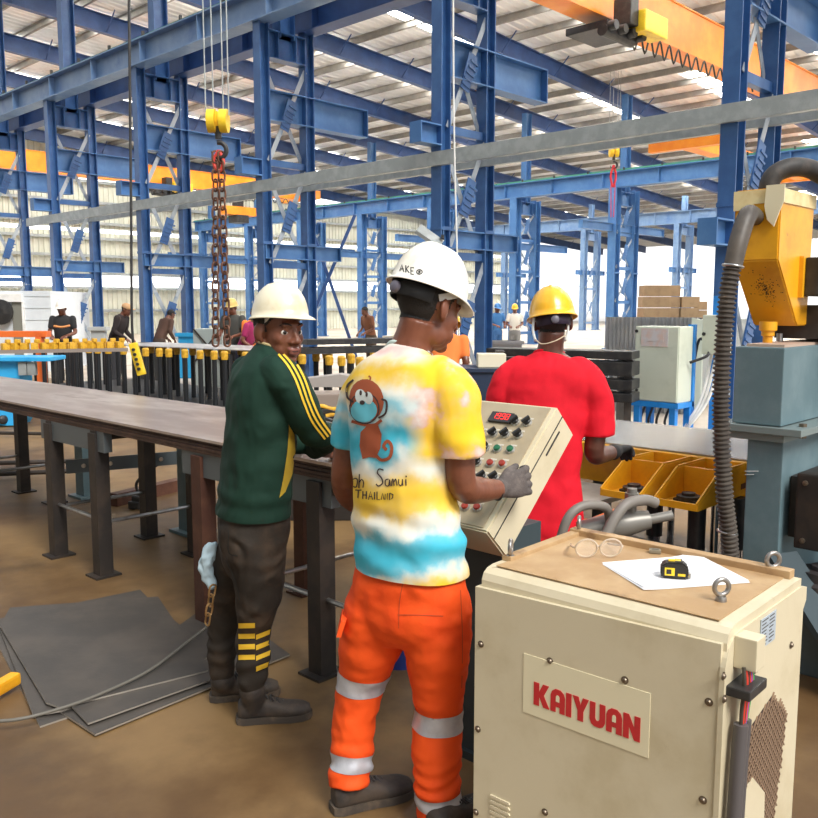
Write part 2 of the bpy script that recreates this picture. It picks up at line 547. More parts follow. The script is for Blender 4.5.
# ------------------------------------------------------------------ laced columns
def laced_column(x, y, z_top, gap, label, group, roof_col=True, big_arm=None, stub=None, low_arm=True, flange=0.3, blue=BLUE, lace=1.35, seat_z=None):
    t = thing('laced_column', (x, y, 0), label, 'column', group)
    for dx in (0, gap):
        bm = B()
        ibeam(bm, (x + dx, y, 0.02), (x + dx, y, z_top), flange * .95, flange, .02, side=V(1, 0, 0))
        box(bm, (x + dx, y, .02), (flange + .15, flange + .15, .03))
        # splice plates
        box(bm, (x + dx, y, 2.75), (flange + .015, flange + .01, .05))
        finish('chord', bm, blue, t)
    # lacing: crossing angles with a small gusset where they meet
    z = 0.5
    i = 0
    while z + lace < z_top - .3:
        bm = B()
        bar(bm, (x + .08, y - .06, z), (x + gap - .08, y - .06, z + lace), .012, .09)
        bar(bm, (x + .08, y + .05, z + lace), (x + gap - .08, y + .05, z), .012, .09)
        finish('cross_brace', bm, BRACE, t)
        bm = B()
        bar(bm, (x + gap / 2 - .1, y - .09, z + lace / 2 - .28), (x + gap / 2 + .1, y - .09, z + lace / 2 + .28), .02, .2)
        for q in range(5): bar(bm, (x + gap / 2 - .17 + q * .05, y - .1, z + lace / 2 - .18 + q * .09), (x + gap / 2 + .0 + q * .05, y - .1, z + lace / 2 - .24 + q * .09), .03, .03)
        finish('gusset', bm, blue, t)
        bm = B()
        box(bm, (x + gap / 2, y, z - .02), (gap - flange, .1, .12))
        finish('batten', bm, blue, t)
        z += lace + .12
        i += 1
    bm = B()
    ibeam(bm, (x + flange / 2, y, z_top - .35), (x + gap - flange / 2, y, z_top - .35), .24, .5, .02)
    for dx in (.32, gap - .32): box(bm, (x + dx, y, z_top - .35), (.02, .23, .48))
    finish('cap_beam', bm, blue, t)
    if roof_col:
        bm = B()
        zt = roof_z(x + gap / 2) - .8
        ibeam(bm, (x + gap / 2, y, z_top - .2), (x + gap / 2, y, zt), .24, .34, .02, side=V(1, 0, 0))
        finish('roof_post', bm, blue, t)
    if big_arm:
        z0, L = big_arm
        bm = B(); ibeam(bm, (x + .1, y + .02, z0), (x + gap + L, y + .02, z0), .26, .55, .02)
        box(bm, (x + gap + L, y + .02, z0), (.02, .27, .55))
        finish('bracket_arm', bm, BLUE_FAR, t)
    if stub:
        z0, L = stub
        bm = B(); ibeam(bm, (x - L, y, z0), (x - flange / 2, y, z0), .22, .3, .02)
        box(bm, (x - L, y, z0), (.02, .23, .3))
        finish('bracket_stub', bm, BLUE_FAR, t)
    if low_arm:
        z0, L0, L1 = low_arm
        bm = B(); ibeam(bm, (x - L0, y - .02, z0), (x + gap + L1, y - .02, z0), .16, .28, .02)
        box(bm, (x + gap + L1, y - .02, z0), (.02, .17, .28)); box(bm, (x - L0, y - .02, z0), (.02, .17, .28))
        finish('cross_arm', bm, BLUE_FAR, t)
    return t


R1_TOP = 6.68
lab = ['thick blue twin-chord column rising right behind the yellow machine head',
       'blue twin-chord column behind the worker in the tie-dye shirt',
       'blue twin-chord column right behind the worker in the green jersey',
       'blue twin-chord column between the hanging chain and the far worker in black',
       'blue twin-chord column close behind the far worker in a black shirt',
       'blue twin-chord column cut by the left border above the pale booth']
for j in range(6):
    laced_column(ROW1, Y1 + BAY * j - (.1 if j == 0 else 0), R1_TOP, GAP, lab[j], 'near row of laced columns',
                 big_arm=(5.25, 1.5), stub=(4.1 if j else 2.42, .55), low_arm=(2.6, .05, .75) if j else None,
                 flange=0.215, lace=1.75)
lab2 = ['dark blue far column right above the corrugated fence', 'dark blue far column just left of the yellow hard hat',
        'dark blue far column partly hidden by the tie-dye worker', 'dark blue far column between the two white hard hats',
        'dark blue far column near the crossed tie rods', 'dark blue far column behind the green jersey worker',
        'dark blue far column just right of the hanging chain']
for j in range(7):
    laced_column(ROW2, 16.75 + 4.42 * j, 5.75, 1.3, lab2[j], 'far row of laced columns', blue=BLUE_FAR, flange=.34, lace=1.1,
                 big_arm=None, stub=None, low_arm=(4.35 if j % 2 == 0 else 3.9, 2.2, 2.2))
# third row, beyond
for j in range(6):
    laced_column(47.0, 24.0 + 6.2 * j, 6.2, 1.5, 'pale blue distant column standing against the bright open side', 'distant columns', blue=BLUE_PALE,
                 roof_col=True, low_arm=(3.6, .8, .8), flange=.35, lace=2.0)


# runway girders with rail
def runway(name, x, y0, y1, z0, z1, w, m, label, group, rail=True):
    t = thing(name, (x, (y0 + y1) / 2, z0), label, 'girder', group)
    bm = B()
    ibeam(bm, (x, y0, (z0 + z1) / 2), (x, y1, (z0 + z1) / 2), w, z1 - z0, .025)
    y = y0
    while y < y1:
        box(bm, (x, y, (z0 + z1) / 2), (w - .04, .02, z1 - z0 - .04)); y += BAY / 2
    finish('girder_beam', bm, m, t)
    if rail:
        bm = B(); boxmm(bm, (x - .04, y0, z1), (x + .04, y1, z1 + .09)); boxmm(bm, (x - .15, y0, z1), (x + .15, y1, z1 + .02)); finish('rail', bm, GREEN_RAIL, t)
        bm = B()
        y = y0 + .6
        while y < y1:
            box(bm, (x - .12, y, z1 + .06), (.05, .05, .12)); y += 1.47
        finish('rail_clip', bm, BLACK, t)
    return t


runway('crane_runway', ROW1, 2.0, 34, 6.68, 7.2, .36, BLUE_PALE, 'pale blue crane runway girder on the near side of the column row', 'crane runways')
runway('crane_runway', ROW1 + GAP, 2.0, 34, 6.68, 7.2, .36, BLUE_DARK, 'dark blue crane runway girder on the inner side of the near column row', 'crane runways')
runway('crane_runway', ROW2, 4.0, 44, 5.75, 6.3, .36, BLUE_FAR, 'blue crane runway girder along the far column row with green edge', 'crane runways')
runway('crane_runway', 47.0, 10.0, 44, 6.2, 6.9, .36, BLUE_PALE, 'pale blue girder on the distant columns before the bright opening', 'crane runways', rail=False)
# long grey tie rails between the columns
t = thing('tie_rail', (ROW1, 12, 3.66), 'long grey steel channel tying the near columns together at mid height', 'rail')
bm = B(); y0, y1 = 1.5, 23.5
box(bm, (ROW1 - .17, (y0 + y1) / 2, 3.76), (.012, y1 - y0, .2)); box(bm, (ROW1 - .13, (y0 + y1) / 2, 3.856), (.09, y1 - y0, .012)); box(bm, (ROW1 - .13, (y0 + y1) / 2, 3.664), (.09, y1 - y0, .012))
finish('channel', bm, GREY_STEEL, t)
t = thing('tie_rail', (ROW1 + GAP, 12, 3.6), 'second grey steel channel running on the inner chords of the near columns', 'rail')
bm = B()
box(bm, (ROW1 + GAP - .17, (y0 + y1) / 2, 3.86), (.012, y1 - y0, .2)); box(bm, (ROW1 + GAP - .13, (y0 + y1) / 2, 3.956), (.09, y1 - y0, .012)); box(bm, (ROW1 + GAP - .13, (y0 + y1) / 2, 3.764), (.09, y1 - y0, .012))
finish('channel', bm, GREY_STEEL, t)


# overhead cranes
def crane(xa, xb, y, z0, h, label, trolley=None, wide=.42, drop=None):
    t = thing('overhead_crane', ((xa + xb) / 2, y, z0), label, 'crane', 'overhead cranes')
    bm = B()
    boxmm(bm, (xa, y - wide / 2, z0), (xb, y + wide / 2, z0 + h))
    boxmm(bm, (xa, y - wide / 2 - .05, z0 - .02), (xb, y + wide / 2 + .05, z0 + .02))
    boxmm(bm, (xa, y - wide / 2 - .03, z0 + h - .02), (xb, y + wide / 2 + .03, z0 + h + .01))
    finish('box_girder', bm, ORANGE, t)
    for xe in (xa, xb):
        bm = B(); boxmm(bm, (xe - .16, y - 1.4, z0 - .05), (xe + .16, y + 1.4, z0 + .35), bevel=.02); finish('end_carriage', bm, ORANGE, t)
    if trolley:
        tx = trolley
        bm = B()
        boxmm(bm, (tx - .1, y - wide / 2 - .75, z0 - .34), (tx + .8, y - wide / 2 - .35, z0 + .06), bevel=.03)
        finish('hoist_motor', bm, YELLOW_BRIGHT, t)
        bm = B()
        boxmm(bm, (tx - .8, y - .55, z0 - .34), (tx + .3, y + .4, z0 - .2), bevel=.02)
        boxmm(bm, (tx - .4, y - wide / 2 - .6, z0 - .25), (tx - .1, y - wide / 2 - .22, z0 + .25), bevel=.02)
        cyl(bm, (tx - .9, y - .5, z0 - .42), (tx + .2, y - .5, z0 - .42), .11)
        for q in range(4): cyl(bm, (tx - .8 + q * .35, y - .75, z0 - .35), (tx - .8 + q * .35, y - .6, z0 - .35), .09)
        finish('hoist_trolley', bm, BLACK, t)
        bm = B()
        pts = []
        for q in range(15):
            pts.append((tx + .5 + q * .42, y - wide / 2 - .06, z0 - .04)); pts.append((tx + .71 + q * .42, y - wide / 2 - .06, z0 - .42 + .012 * q))
        tube(bm, pts, .022, 6, 4)
        finish('festoon_cable', bm, BLACK, t)
    if drop:
        bm = B(); boxmm(bm, (drop - .85, y - .3, z0 - 1.0), (drop + .85, y + .3, z0 - .62)); finish('hoist_frame', bm, ORANGE, t)
        bm = B(); boxmm(bm, (drop - .3, y - .35, z0 - 1.35), (drop + .35, y + .35, z0 - 1.0)); boxmm(bm, (drop - .25, y - .1, z0 - .65), (drop + .25, y + .1, z0 + .05)); finish('hoist_hanger', bm, BLACK, t)
    return t


crane(ROW1 + GAP, ROW2, 9.85, 7.22, .95, 'orange overhead crane girder with black hoist trolley below the roof', trolley=15.9)
crane(ROW1 + GAP, ROW2, 34.5, 6.75, .75, 'distant orange overhead crane behind the left columns', trolley=20.5, drop=24.3)
crane(30.5, 42, 15.4, 7.3, .45, 'orange crane girder at the right border below the grey channel')

# hoist hook blocks
def hook_block(p, z_top, label, chain_to=None, s=1.0, sling=True):
    p = Vector(p)
    t = thing('hook_block', p, label, 'hook', 'crane hook blocks')
    ax = (R0 * 1.0)
    bm = B()
    for sg in (-1, 1):
        c = p + R0 * (.055 * s * sg)
        cyl(bm, c - R0 * (.035 * s), c + R0 * (.035 * s), .105 * s, n=24)
    bar(bm, p - R0 * .06 * s, p + R0 * .06 * s, .05 * s, .16 * s)
    finish('sheave_housing', bm, YELLOW_BRIGHT, t, 0.6)
    bm = B()
    for (a, b) in ((-.11, 0), (-.04, .02), (.05, 0), (.1, 0)):
        cyl(bm, p + R0 * (a * s) + UP * .05, Vector((p.x + R0.x * a * s, p.y + R0.y * a * s, z_top)), .006 * max(1, s * .8), n=6)
    finish('wire_rope', bm, GREY_STEEL, t)
    bm = B()
    q = p - UP * .14 * s
    cyl(bm, p - UP * .05 * s, q - UP * .02 * s, .03 * s)
    pts = []
    for i in range(12):
        a = radians(100 - i * 25)
        pts.append(q - UP * .12 * s + R0 * (cos(a) * .07 * s) + UP * (sin(a) * .07 * s))
    tube(bm, pts, [.022 * s] * 8 + [.016 * s, .01 * s, .006 * s, .004 * s], 10, 3)
    finish('hook', bm, BLACK, t, 1.0)
    return t


h1 = at(218, 121, 8.2)
hook_block(h1, 10.5, 'yellow crane hook block above the long hanging chain')
hb2 = at(614, 152, 21.0)
hook_block(hb2, 7.0, 'distant yellow hook block with a red sling hanging below the orange crane', s=1.15)
bm = B()
tube(bm, [hb2 - UP * .3, hb2 - UP * .55 + R0 * .06, hb2 - UP * .8, hb2 - UP * .55 - R0 * .06, hb2 - UP * .3], .025, 8)
for dx in (-.05, .05): cyl(bm, hb2 - UP * .75 + R0 * dx, hb2 - UP * 1.5 + R0 * dx * .6, .012, n=6)
tag(finish('sling', bm, mat('red sling', (0.6, 0.02, 0.03), .6), smooth=1), 'thin red lifting sling on the distant yellow hook', 'sling')


def link_chain(bm, a, b, L=.085, w=.03, r=.008):
    a = Vector(a); b = Vector(b)
    d = (b - a); n = max(2, int(d.length / (L * .74))); d.normalize()
    sx, sy, _ = frame_to(d)
    for i in range(n):
        c = a.lerp(b, (i + .5) / n)
        s = sx if i % 2 else sy
        pts = []
        for k in range(10):
            t_ = 2 * pi * k / 10
            e = .5 * (L - 2 * w) if abs(cos(t_)) > .1 else 0
            pts.append(c + s * (sin(t_) * w) + d * (cos(t_) * w * 1.0 + (e if cos(t_) > 0 else -e)))
        tube(bm, pts, r, 6, 2, closed=True)


RUSTY = mat('rusty chain', (0.12, 0.055, 0.035), .55, .4, (0.2, .09, .05), 20, .4, .7)
bm = B()
top = h1 - UP * .28
end = at(222, 345, 8.2)
link_chain(bm, top + R0 * .02, end + R0 * .05, .11, .034, .01)
link_chain(bm, top - R0 * .03, end - R0 * .06, .11, .034, .01)
tag(finish('lifting_chain', bm, RUSTY, smooth=1.2), 'long rusty double chain hanging from the yellow hook block', 'chain')
bm = B(); tube(bm, [top + UP * .02, top + R0 * .04 - UP * .08, top - UP * .17, top - R0 * .05 - UP * .08, top + UP * .02], .016, 8)
tag(finish('shackle', bm, mat('red shackle', (0.7, .06, .04), .5)), 'red shackle joining hook and rusty chain', 'shackle')

# the pendant control on its long cable
pc = at(138, 360, 7.6)
t = thing('pendant_control', pc, 'yellow hanging crane pendant control with a row of buttons', 'remote control')
bm = B()
ptop = at(133, 343, 7.6)
pbot = at(142, 375, 7.6)
bar(bm, ptop, pbot, .07, .06, side=-D0, bevel=.012)
finish('housing', bm, YELLOW_BRIGHT, t)
bm = B()
for i in range(5):
    c = ptop.lerp(pbot, .2 + i * .15) - D0 * .03
    cyl(bm, c, c - D0 * .02, .014, n=10)
finish('button', bm, BLACK, t)
bm = B()
tube(bm, [ptop, ptop + UP * .3, at(131, 200, 7.6), at(129, 0, 7.6), at(128, -120, 7.6)], .012, 8)
finish('cable', bm, BLACK, t)
# white rope beside the second column
bm = B(); pr = [at(453, -60, 12.6), at(454, 120, 12.6), at(457, 250, 12.6), at(460, 372, 12.6)]
tube(bm, pr, .012, 8); tag(finish('rope', bm, WHITE), 'white rope hanging beside the blue column', 'rope')
# flood lamp on the column
t = thing('flood_lamp', at(428, 236, 12.2), 'white flood lamp on the blue column above the helmet', 'lamp')
bm = B(); c = at(428, 236, 12.2); bar(bm, c - R0 * .14 + UP * .1, c + R0 * .18 - UP * .12, .05, .34, side=-D0 - UP * .5); finish('housing', bm, GREY_STEEL, t)
bm = B(); bar(bm, c + R0 * .2, at(443, 240, 12.9), .04, .04); finish('bracket', bm, BLACK, t)
# crossed tie rods in the far bay
for (a, b) in (((300, 345), (355, 215)), ((307, 215), (352, 345))):
    pa = at(a[0], a[1], 24 + a[0] * .004); pb = at(b[0], b[1], 24 + a[0] * .004)
    lo_, hi_ = (pa, pb) if pa.z < pb.z else (pb, pa)
    lo_ = lo_ + (lo_ - hi_) * (lo_.z / (hi_.z - lo_.z))
    bm = B(); bar(bm, lo_, hi_, .09, .09)
    tag(finish('tie_rod', bm, BLUE_DARK), 'dark tie rod rising to the ' + ('right' if a[1] > b[1] else 'left') + ' between the two white hard hats', 'rod', 'crossed tie rods')
# ================================================================== FOREGROUND POWER CABINET
def hit(x, y, p0, n):
    k = sight(x, y); return CAM + k * ((Vector(p0) - CAM).dot(n) / k.dot(n))


KL = V(1.745, 1.435, 0); KR = V(1.768, 0.767, 0)
E1 = (KR - KL).normalized(); E2 = V(-E1.y, E1.x, 0); KW = (KR - KL).length; KD = 0.505; KH = 0.905
kb = thing('power_cabinet', (KL + KR) / 2 + E2 * KD / 2, 'cream steel power cabinet with red lettering and a tan top in front of everyone', 'cabinet')


def kp(a, b, z): return KL + E1 * a + E2 * b + UP * z


KROT = Matrix((E1, E2, UP)).transposed()
TAN = mat('worn tan top', (0.4, 0.25, 0.12), 0.55, 0, (0.5, 0.34, 0.18), 5, 0.4, 0.7, 0.06, 40, col3=(0.24, 0.14, 0.07), scale3=7, lo3=0.58, hi3=0.75)
bm = B()
# body with a rounded upper front edge, profile across the depth
prof = [(0, 0), (0, .845)]
kz = .845
hexa(bm, [KL + UP * .03, KR + UP * .03, KR + E2 * KD + UP * .03, KL + E2 * KD + UP * .03], [KL + UP * .853, KR + UP * .872, KR + E2 * KD + UP * .87, KL + E2 * KD + UP * .86])
finish('body', bm, CREAM, kb)
bm = B()
poly = [(.012, .842), (.012, .872), (.02, .89), (.035, .9), (.06, .905), (KD - .02, .905), (KD - .02, .842)]
prism(bm, poly, KL + E1 * .012, E2, UP, E1 * (KW - .004))
finish('lid', bm, CREAM, kb)
bm = B()
prism(bm, [(.045, .9055), (.045, .908), (KD - .03, .908), (KD - .03, .9055)], KL + E1 * .035, E2, UP, E1 * (KW - .06))
finish('top_sheet', bm, TAN, kb)
bm = B()
box(bm, kp(KW / 2, KD - .035, .915), (KW - .02, .035, .022), KROT, bevel=.003)
box(bm, kp(.028, KD / 2 + .04, .912), (.03, KD - .12, .014), KROT, bevel=.003)
finish('top_rim', bm, TAN, kb)
bm = B()   # side cheek with rounded corner, right
pts = [(-.004, .02), (-.004, .80)] + [(-.004 + .07 - .07 * cos(t), .80 + .085 * sin(t)) for t in np.linspace(0, pi / 2, 7)] + [(KD - .03, .885), (KD + .015, .875), (KD + .015, .84), (KD - .005, .82), (KD - .005, .02)]
prism(bm, pts, KL + E1 * KW, E2, UP, E1 * .012)
finish('side_panel', bm, CREAM, kb)
for (a, b) in ((.03, .1), (KW - .04, .1), (.03, KD - .1), (KW - .04, KD - .1)):
    bm = B(); box(bm, kp(a, b, .015), (.05, .05, .03), KROT); finish('foot', bm, BLACK, kb)
# front plate and lettering
PN = -E2
def kfront(x, y, off=0.0):
    p = hit(x, y, KL, PN); return p + PN * off
c = [kfront(524, 658), kfront(651, 688), kfront(651, 752), kfront(524, 718)]
a0 = (c[0] - KL).dot(E1); a1 = (c[1] - KL).dot(E1)
zt = (c[0].z + c[1].z) / 2; zb = (c[2].z + c[3].z) / 2
bm = B(); box(bm, KL + E1 * (a0 + a1) / 2 + UP * (zt + zb) / 2 + PN * .0008, (a1 - a0, .0016, zt - zb), KROT); finish('name_plate', bm, mat('name plate cream', (0.76, 0.69, 0.48), .4), kb)
LET = {
    'K': ([(0, 0), (0, 1), (.3, 1), (.3, .62), (.5, 1), (.84, 1), (.56, .52), (.88, 0), (.54, 0), (.3, .42), (.3, 0)], .88),
    'A': ([(0, 0), (0, .7), (.07, .88), (.25, 1), (.52, 1), (.7, .88), (.77, .7), (.77, 0), (.49, 0), (.49, .24), (.28, .24), (.28, 0)], .77),
    'I': ([(0, 0), (0, 1), (.29, 1), (.29, 0)], .29),
    'Y': ([(0, 1), (.31, 1), (.42, .66), (.53, 1), (.84, 1), (.57, .42), (.57, 0), (.27, 0), (.27, .42)], .84),
    'U': ([(0, 1), (.28, 1), (.28, .36), (.34, .26), (.44, .26), (.5, .36), (.5, 1), (.78, 1), (.78, .25), (.68, .07), (.52, 0), (.26, 0), (.1, .07), (0, .25)], .78),
    'N': ([(0, 0), (0, 1), (.27, 1), (.53, .5), (.53, 1), (.81, 1), (.81, 0), (.54, 0), (.28, .5), (.28, 0)], .81)}
p0 = kfront(534, 709); p1 = kfront(640, 739)
hz = (kfront(536, 687).z - p0.z)
tot = sum(LET[ch][1] for ch in 'KAIYUAN') + 6 * .055
u = (p1 - p0).length / tot
bm = B(); bm2 = B()
xx = (p0 - KL).dot(E1)
zb0 = (p0.z + p1.z) / 2 + .003
for ch in 'KAIYUAN':
    poly, w = LET[ch]
    prism(bm, [(p[0] * u, p[1] * hz) for p in poly], KL + E1 * xx + UP * zb0 + PN * .0016, E1, UP, PN * .0012)
    if ch == 'A':
        prism(bm2, [(.29 * u, .46 * hz), (.29 * u, .68 * hz), (.34 * u, .75 * hz), (.43 * u, .75 * hz), (.48 * u, .68 * hz), (.48 * u, .46 * hz)], KL + E1 * xx + UP * zb0 + PN * .0028, E1, UP, PN * .0004)
    xx += (w + .055) * u
lt = finish('lettering', bm, RED, kb)
finish('letter_counter', bm2, MATS['name plate cream'], lt)
BOLT = mat('bolt head steel', (0.2, 0.16, 0.12), .4, .8)
for (x, y) in ((481, 644), (550, 661), (625, 680), (709, 702), (478, 729), (476, 812), (545, 812), (703, 800)):
    p = kfront(x, y)
    bm = B(); lathe(bm, [(0, .006), (.004, .0058), (.0065, .003), (.007, 0)], p, PN, 12); lathe(bm, [(.0095, .0012), (.0095, 0)], p, PN, 14)
    finish('bolt', bm, BOLT, kb, 0.6)
sp0 = KR + E1 * .013
for (x, y) in ((723, 676), (724, 699), (755, 670), (791, 645)):
    p = hit(x, y, sp0, E1)
    bm = B(); lathe(bm, [(0, .006), (.004, .0058), (.0065, .003), (.007, 0)], p, E1, 12); lathe(bm, [(.0095, .0012), (.0095, 0)], p, E1, 14)
    finish('bolt', bm, BOLT, kb, 0.6)
# louvres low on the front
for q in range(6):
    p = kfront(500, 800 + q * 5.3)
    bm = B(); poly = [(-.03, -.003), (.03, -.003), (.034, 0), (.03, .005), (-.03, .005), (-.034, 0)]
    prism(bm, poly, p - PN * .001, E1, UP, PN * .005)
    finish('louvre', bm, CREAM, kb)
# right side: connection box, clamp, cables, data plate, expanded mesh
def kside(x, y, off=0.0): return hit(x, y, sp0, E1) + E1 * off
pA = kside(742, 622); pB = kside(757, 662)
bb0 = (kside(737, 640) - KR).dot(E2); bb1 = (kside(760, 640) - KR).dot(E2)
zc = kside(745, 650).z
bm = B(); box(bm, KR + E1 * .037 + E2 * (bb0 + .012) + UP * (zc + .016), (.05, .05, .072), KROT, bevel=.003); cb = finish('junction_box', bm, CREAM, kb)
clp = KR + E1 * .037 + E2 * (bb0 + .002) + UP * (zc - .062)
bm = B(); box(bm, clp, (.055, .1, .022), KROT, bevel=.004); finish('cable_clamp', bm, BLACK, kb)
wires = {'red wire': ((.6, .04, .02), (-.01, .012, .004)), 'blue wire': ((.02, .1, .5), (.008,)), 'green wire': ((.02, .35, .12), (.018,)), 'dark wire': ((.05, .04, .03), (-.02, -.004))}
for nm, (cc, offs) in wires.items():
    bm = B()
    for o_ in offs:
        tube(bm, [clp + E2 * o_ + UP * .05, clp + E2 * o_ * 1.2 + UP * .01 + E1 * .005, clp + E2 * o_ - UP * .05, clp + E2 * (o_ * .5 - .01) - UP * .12], .0045, 8)
    finish('wire', bm, mat(nm, cc, .5), kb, 1)
bm = B()
for o_ in (-.02, .012):
    tube(bm, [clp + E2 * o_ - UP * .08, clp + E2 * (o_ - .01) - UP * .2, clp + E2 * (o_ - .02) - UP * .4, clp + E2 * (o_ - .03) - UP * .64], .016 if o_ < 0 else .011, 12)
finish('sleeved_cable', bm, mat('grey cable sleeve', (0.09, 0.08, 0.08), .5), kb, 1)
c = [kside(760, 620), kside(775, 611), kside(775, 638), kside(760, 649)]
bm = B(); box(bm, (c[0] + c[1] + c[2] + c[3]) / 4 + E1 * .001, (.002, (c[1] - c[0]).dot(E2), (c[0].z - c[3].z)), KROT); dp = finish('data_plate', bm, mat('data plate blue grey', (0.5, 0.58, 0.66), .35, .2), kb)
cc = (c[0] + c[1] + c[2] + c[3]) / 4; w_ = (c[1] - c[0]).dot(E2); h_ = c[0].z - c[3].z
bm = B()
for q in range(8):
    random.seed(q)
    L1 = w_ * random.uniform(.25, .42)
    box(bm, cc + E1 * .0022 + E2 * (-w_ * .44 + L1 / 2) + UP * (h_ * (.42 - q * .12)), (.0006, L1, h_ * .035), KROT)
    L2 = w_ * random.uniform(.15, .36)
    box(bm, cc + E1 * .0022 + E2 * (w_ * .05 + L2 / 2) + UP * (h_ * (.42 - q * .12)), (.0006, L2, h_ * .035), KROT)
finish('plate_print', bm, BLACK, dp)
# mesh outline on the side panel: a lozenge
poly_px = [(772, 696), (786, 712), (772, 830), (735, 836), (737, 752), (748, 731)]
pl = [kside(x, y) for (x, y) in poly_px]
p2 = [((p - KR).dot(E2), p.z) for p in pl]
bm = B(); prism(bm, p2, KR + E1 * .0125, E2, UP, E1 * .0008); finish('mesh_backing', bm, mat('rust brown mesh void', (0.045, 0.022, 0.015), .8), kb)


def inside(pt, poly):
    r = False
    for i in range(len(poly)):
        (x1, y1), (x2, y2) = poly[i], poly[i - 1]
        if (y1 > pt[1]) != (y2 > pt[1]) and pt[0] < (x2 - x1) * (pt[1] - y1) / (y2 - y1) + x1: r = not r
    return r


bm = B()
b0 = min(p[0] for p in p2); b1 = max(p[0] for p in p2); z0 = min(p[1] for p in p2); z1 = max(p[1] for p in p2)
sw, sh = .021, .0115
r_ = 0
z = z0
while z < z1:
    b = b0 + (sw / 2 if r_ % 2 else 0)
    while b < b1:
        if inside((b, z), p2):
            for (du, dv) in ((sw / 2, sh), (sw / 2, -sh)):
                a_ = KR + E1 * .0145 + E2 * b + UP * z; b_ = a_ + E2 * du + UP * dv
                bar(bm, a_, b_, .0028, .003, side=E1)
        b += sw
    z += sh; r_ += 1
bmq = B(); prism(bmq, [((p - KR).dot(E2), p.z) for p in [kside(x, y) for (x, y) in ((741, 830), (743, 792), (751, 777), (763, 792), (762, 830))]], KR + E1 * .0135, E2, UP, E1 * .004); finish('bare_patch', bmq, CREAM, kb)
finish('expanded_mesh', bm, mat('mesh strand', (0.3, 0.2, 0.13), .5, .2), kb)
# eye bolts
for (x, y, big) in ((497, 556, 1.0), (581, 533, 1.0), (721, 601, 1.0), (783, 566, 1.0)):
    p = atz(x, y, .908)
    a = (p - KL).dot(E1); b = (p - KL).dot(E2)
    a = min(max(a, .03), KW - .03); b = min(max(b, .03), KD - .03)
    p = kp(a, b, .906)
    bm = B(); lathe(bm, [(0, .014), (.011, .014), (.013, .008), (.013, 0)], p, UP, 14)
    cyl(bm, p, p + UP * .018, .006)
    ax = (R0 * .2 - D0) if x > 600 else (R0 - D0 * .25)
    torus(bm, p + UP * .036, ax, .0185, .0058, 24, 10)
    finish('eye_bolt', bm, mat('eye bolt steel', (0.33, 0.31, 0.29), .32, .85), kb, 0.9)
TOPZ = .9085
# papers, tape measure, safety glasses, lighter
t = bpy.data.objects.new
pc_ = [atz(*q, TOPZ) for q in ((602, 563), (643, 589), (749, 581), (692, 556))]
bm = B()
for lay in range(3):
    off = (E1 * .004 * lay - E2 * .006 * lay)
    n = 8
    g = [[None] * (n + 1) for _ in range(n + 1)]
    for i in range(n + 1):
        for j in range(n + 1):
            p = pc_[0].lerp(pc_[1], i / n).lerp(pc_[3].lerp(pc_[2], i / n), j / n) + off
            curl = .012 * max(0, (j / n - .75) * 4) ** 2 * (1 - i / n) + .005 * max(0, (.15 - j / n) * 6) * (i / n)
            p = V(p.x, p.y, TOPZ + .0006 * (3 - lay) + (curl if lay == 0 else curl * .5))
            g[i][j] = bm.verts.new(p)
    for i in range(n):
        for j in range(n): bm.faces.new((g[i][j], g[i + 1][j], g[i + 1][j + 1], g[i][j + 1]))
tag(finish('paper_sheets', bm, PAPER, smooth=1), 'white paper sheets lying on the tan top of the cream cabinet', 'paper')
tm = atz(674, 578, TOPZ)
TR = Matrix.Rotation(-YAW - .25, 3, 'Z')
t = thing('tape_measure', tm + UP * .002, 'black and yellow tape measure lying on the white papers', 'tape measure')
zt_ = TOPZ + .004
bm = B()
pr_ = [(-.03, 0), (.03, 0), (.034, .006), (.034, .028), (.02, .041), (-.018, .041), (-.034, .03), (-.034, .006)]
ux = TR @ V(1, 0, 0); uy = TR @ V(0, 1, 0)
base = V(tm.x, tm.y, zt_)
prism(bm, pr_, base - uy * .02, ux, UP, uy * .04)
bmesh.ops.bevel(bm, geom=list(bm.edges), offset=.004, segments=2, affect='EDGES')
finish('case', bm, mat('tape case black', (0.02, 0.018, 0.016), .5), t)
bm = B()
prism(bm, [(-.024, .008), (.0, .008), (.0, .028), (-.024, .028)], base - uy * .0205, ux, UP, -uy * .0012)
prism(bm, [(.008, .008), (.026, .008), (.026, .014), (.008, .014)], base - uy * .0205, ux, UP, -uy * .0012)
box(bm, base + UP * .0425, (.03, .012, .003), TR)
prism(bm, [(-.018, .006), (.015, .006), (.015, .01), (-.018, .01)], base + ux * .0345, uy, UP, ux * .001)
finish('yellow_label', bm, YELLOW_BRIGHT, t)
bm = B()
prism(bm, [(-.02, .012), (-.008, .012), (-.008, .024), (-.02, .024)], base - uy * .0217, ux, UP, -uy * .0006)
box(bm, base + UP * .041 + ux * .01, (.018, .03, .004), TR, bevel=.001)
finish('black_grip', bm, RUBBER, t)
bm = B(); box(bm, base + ux * .037 + UP * .006, (.006, .018, .012), TR); finish('tape_hook', bm, STEEL, t)
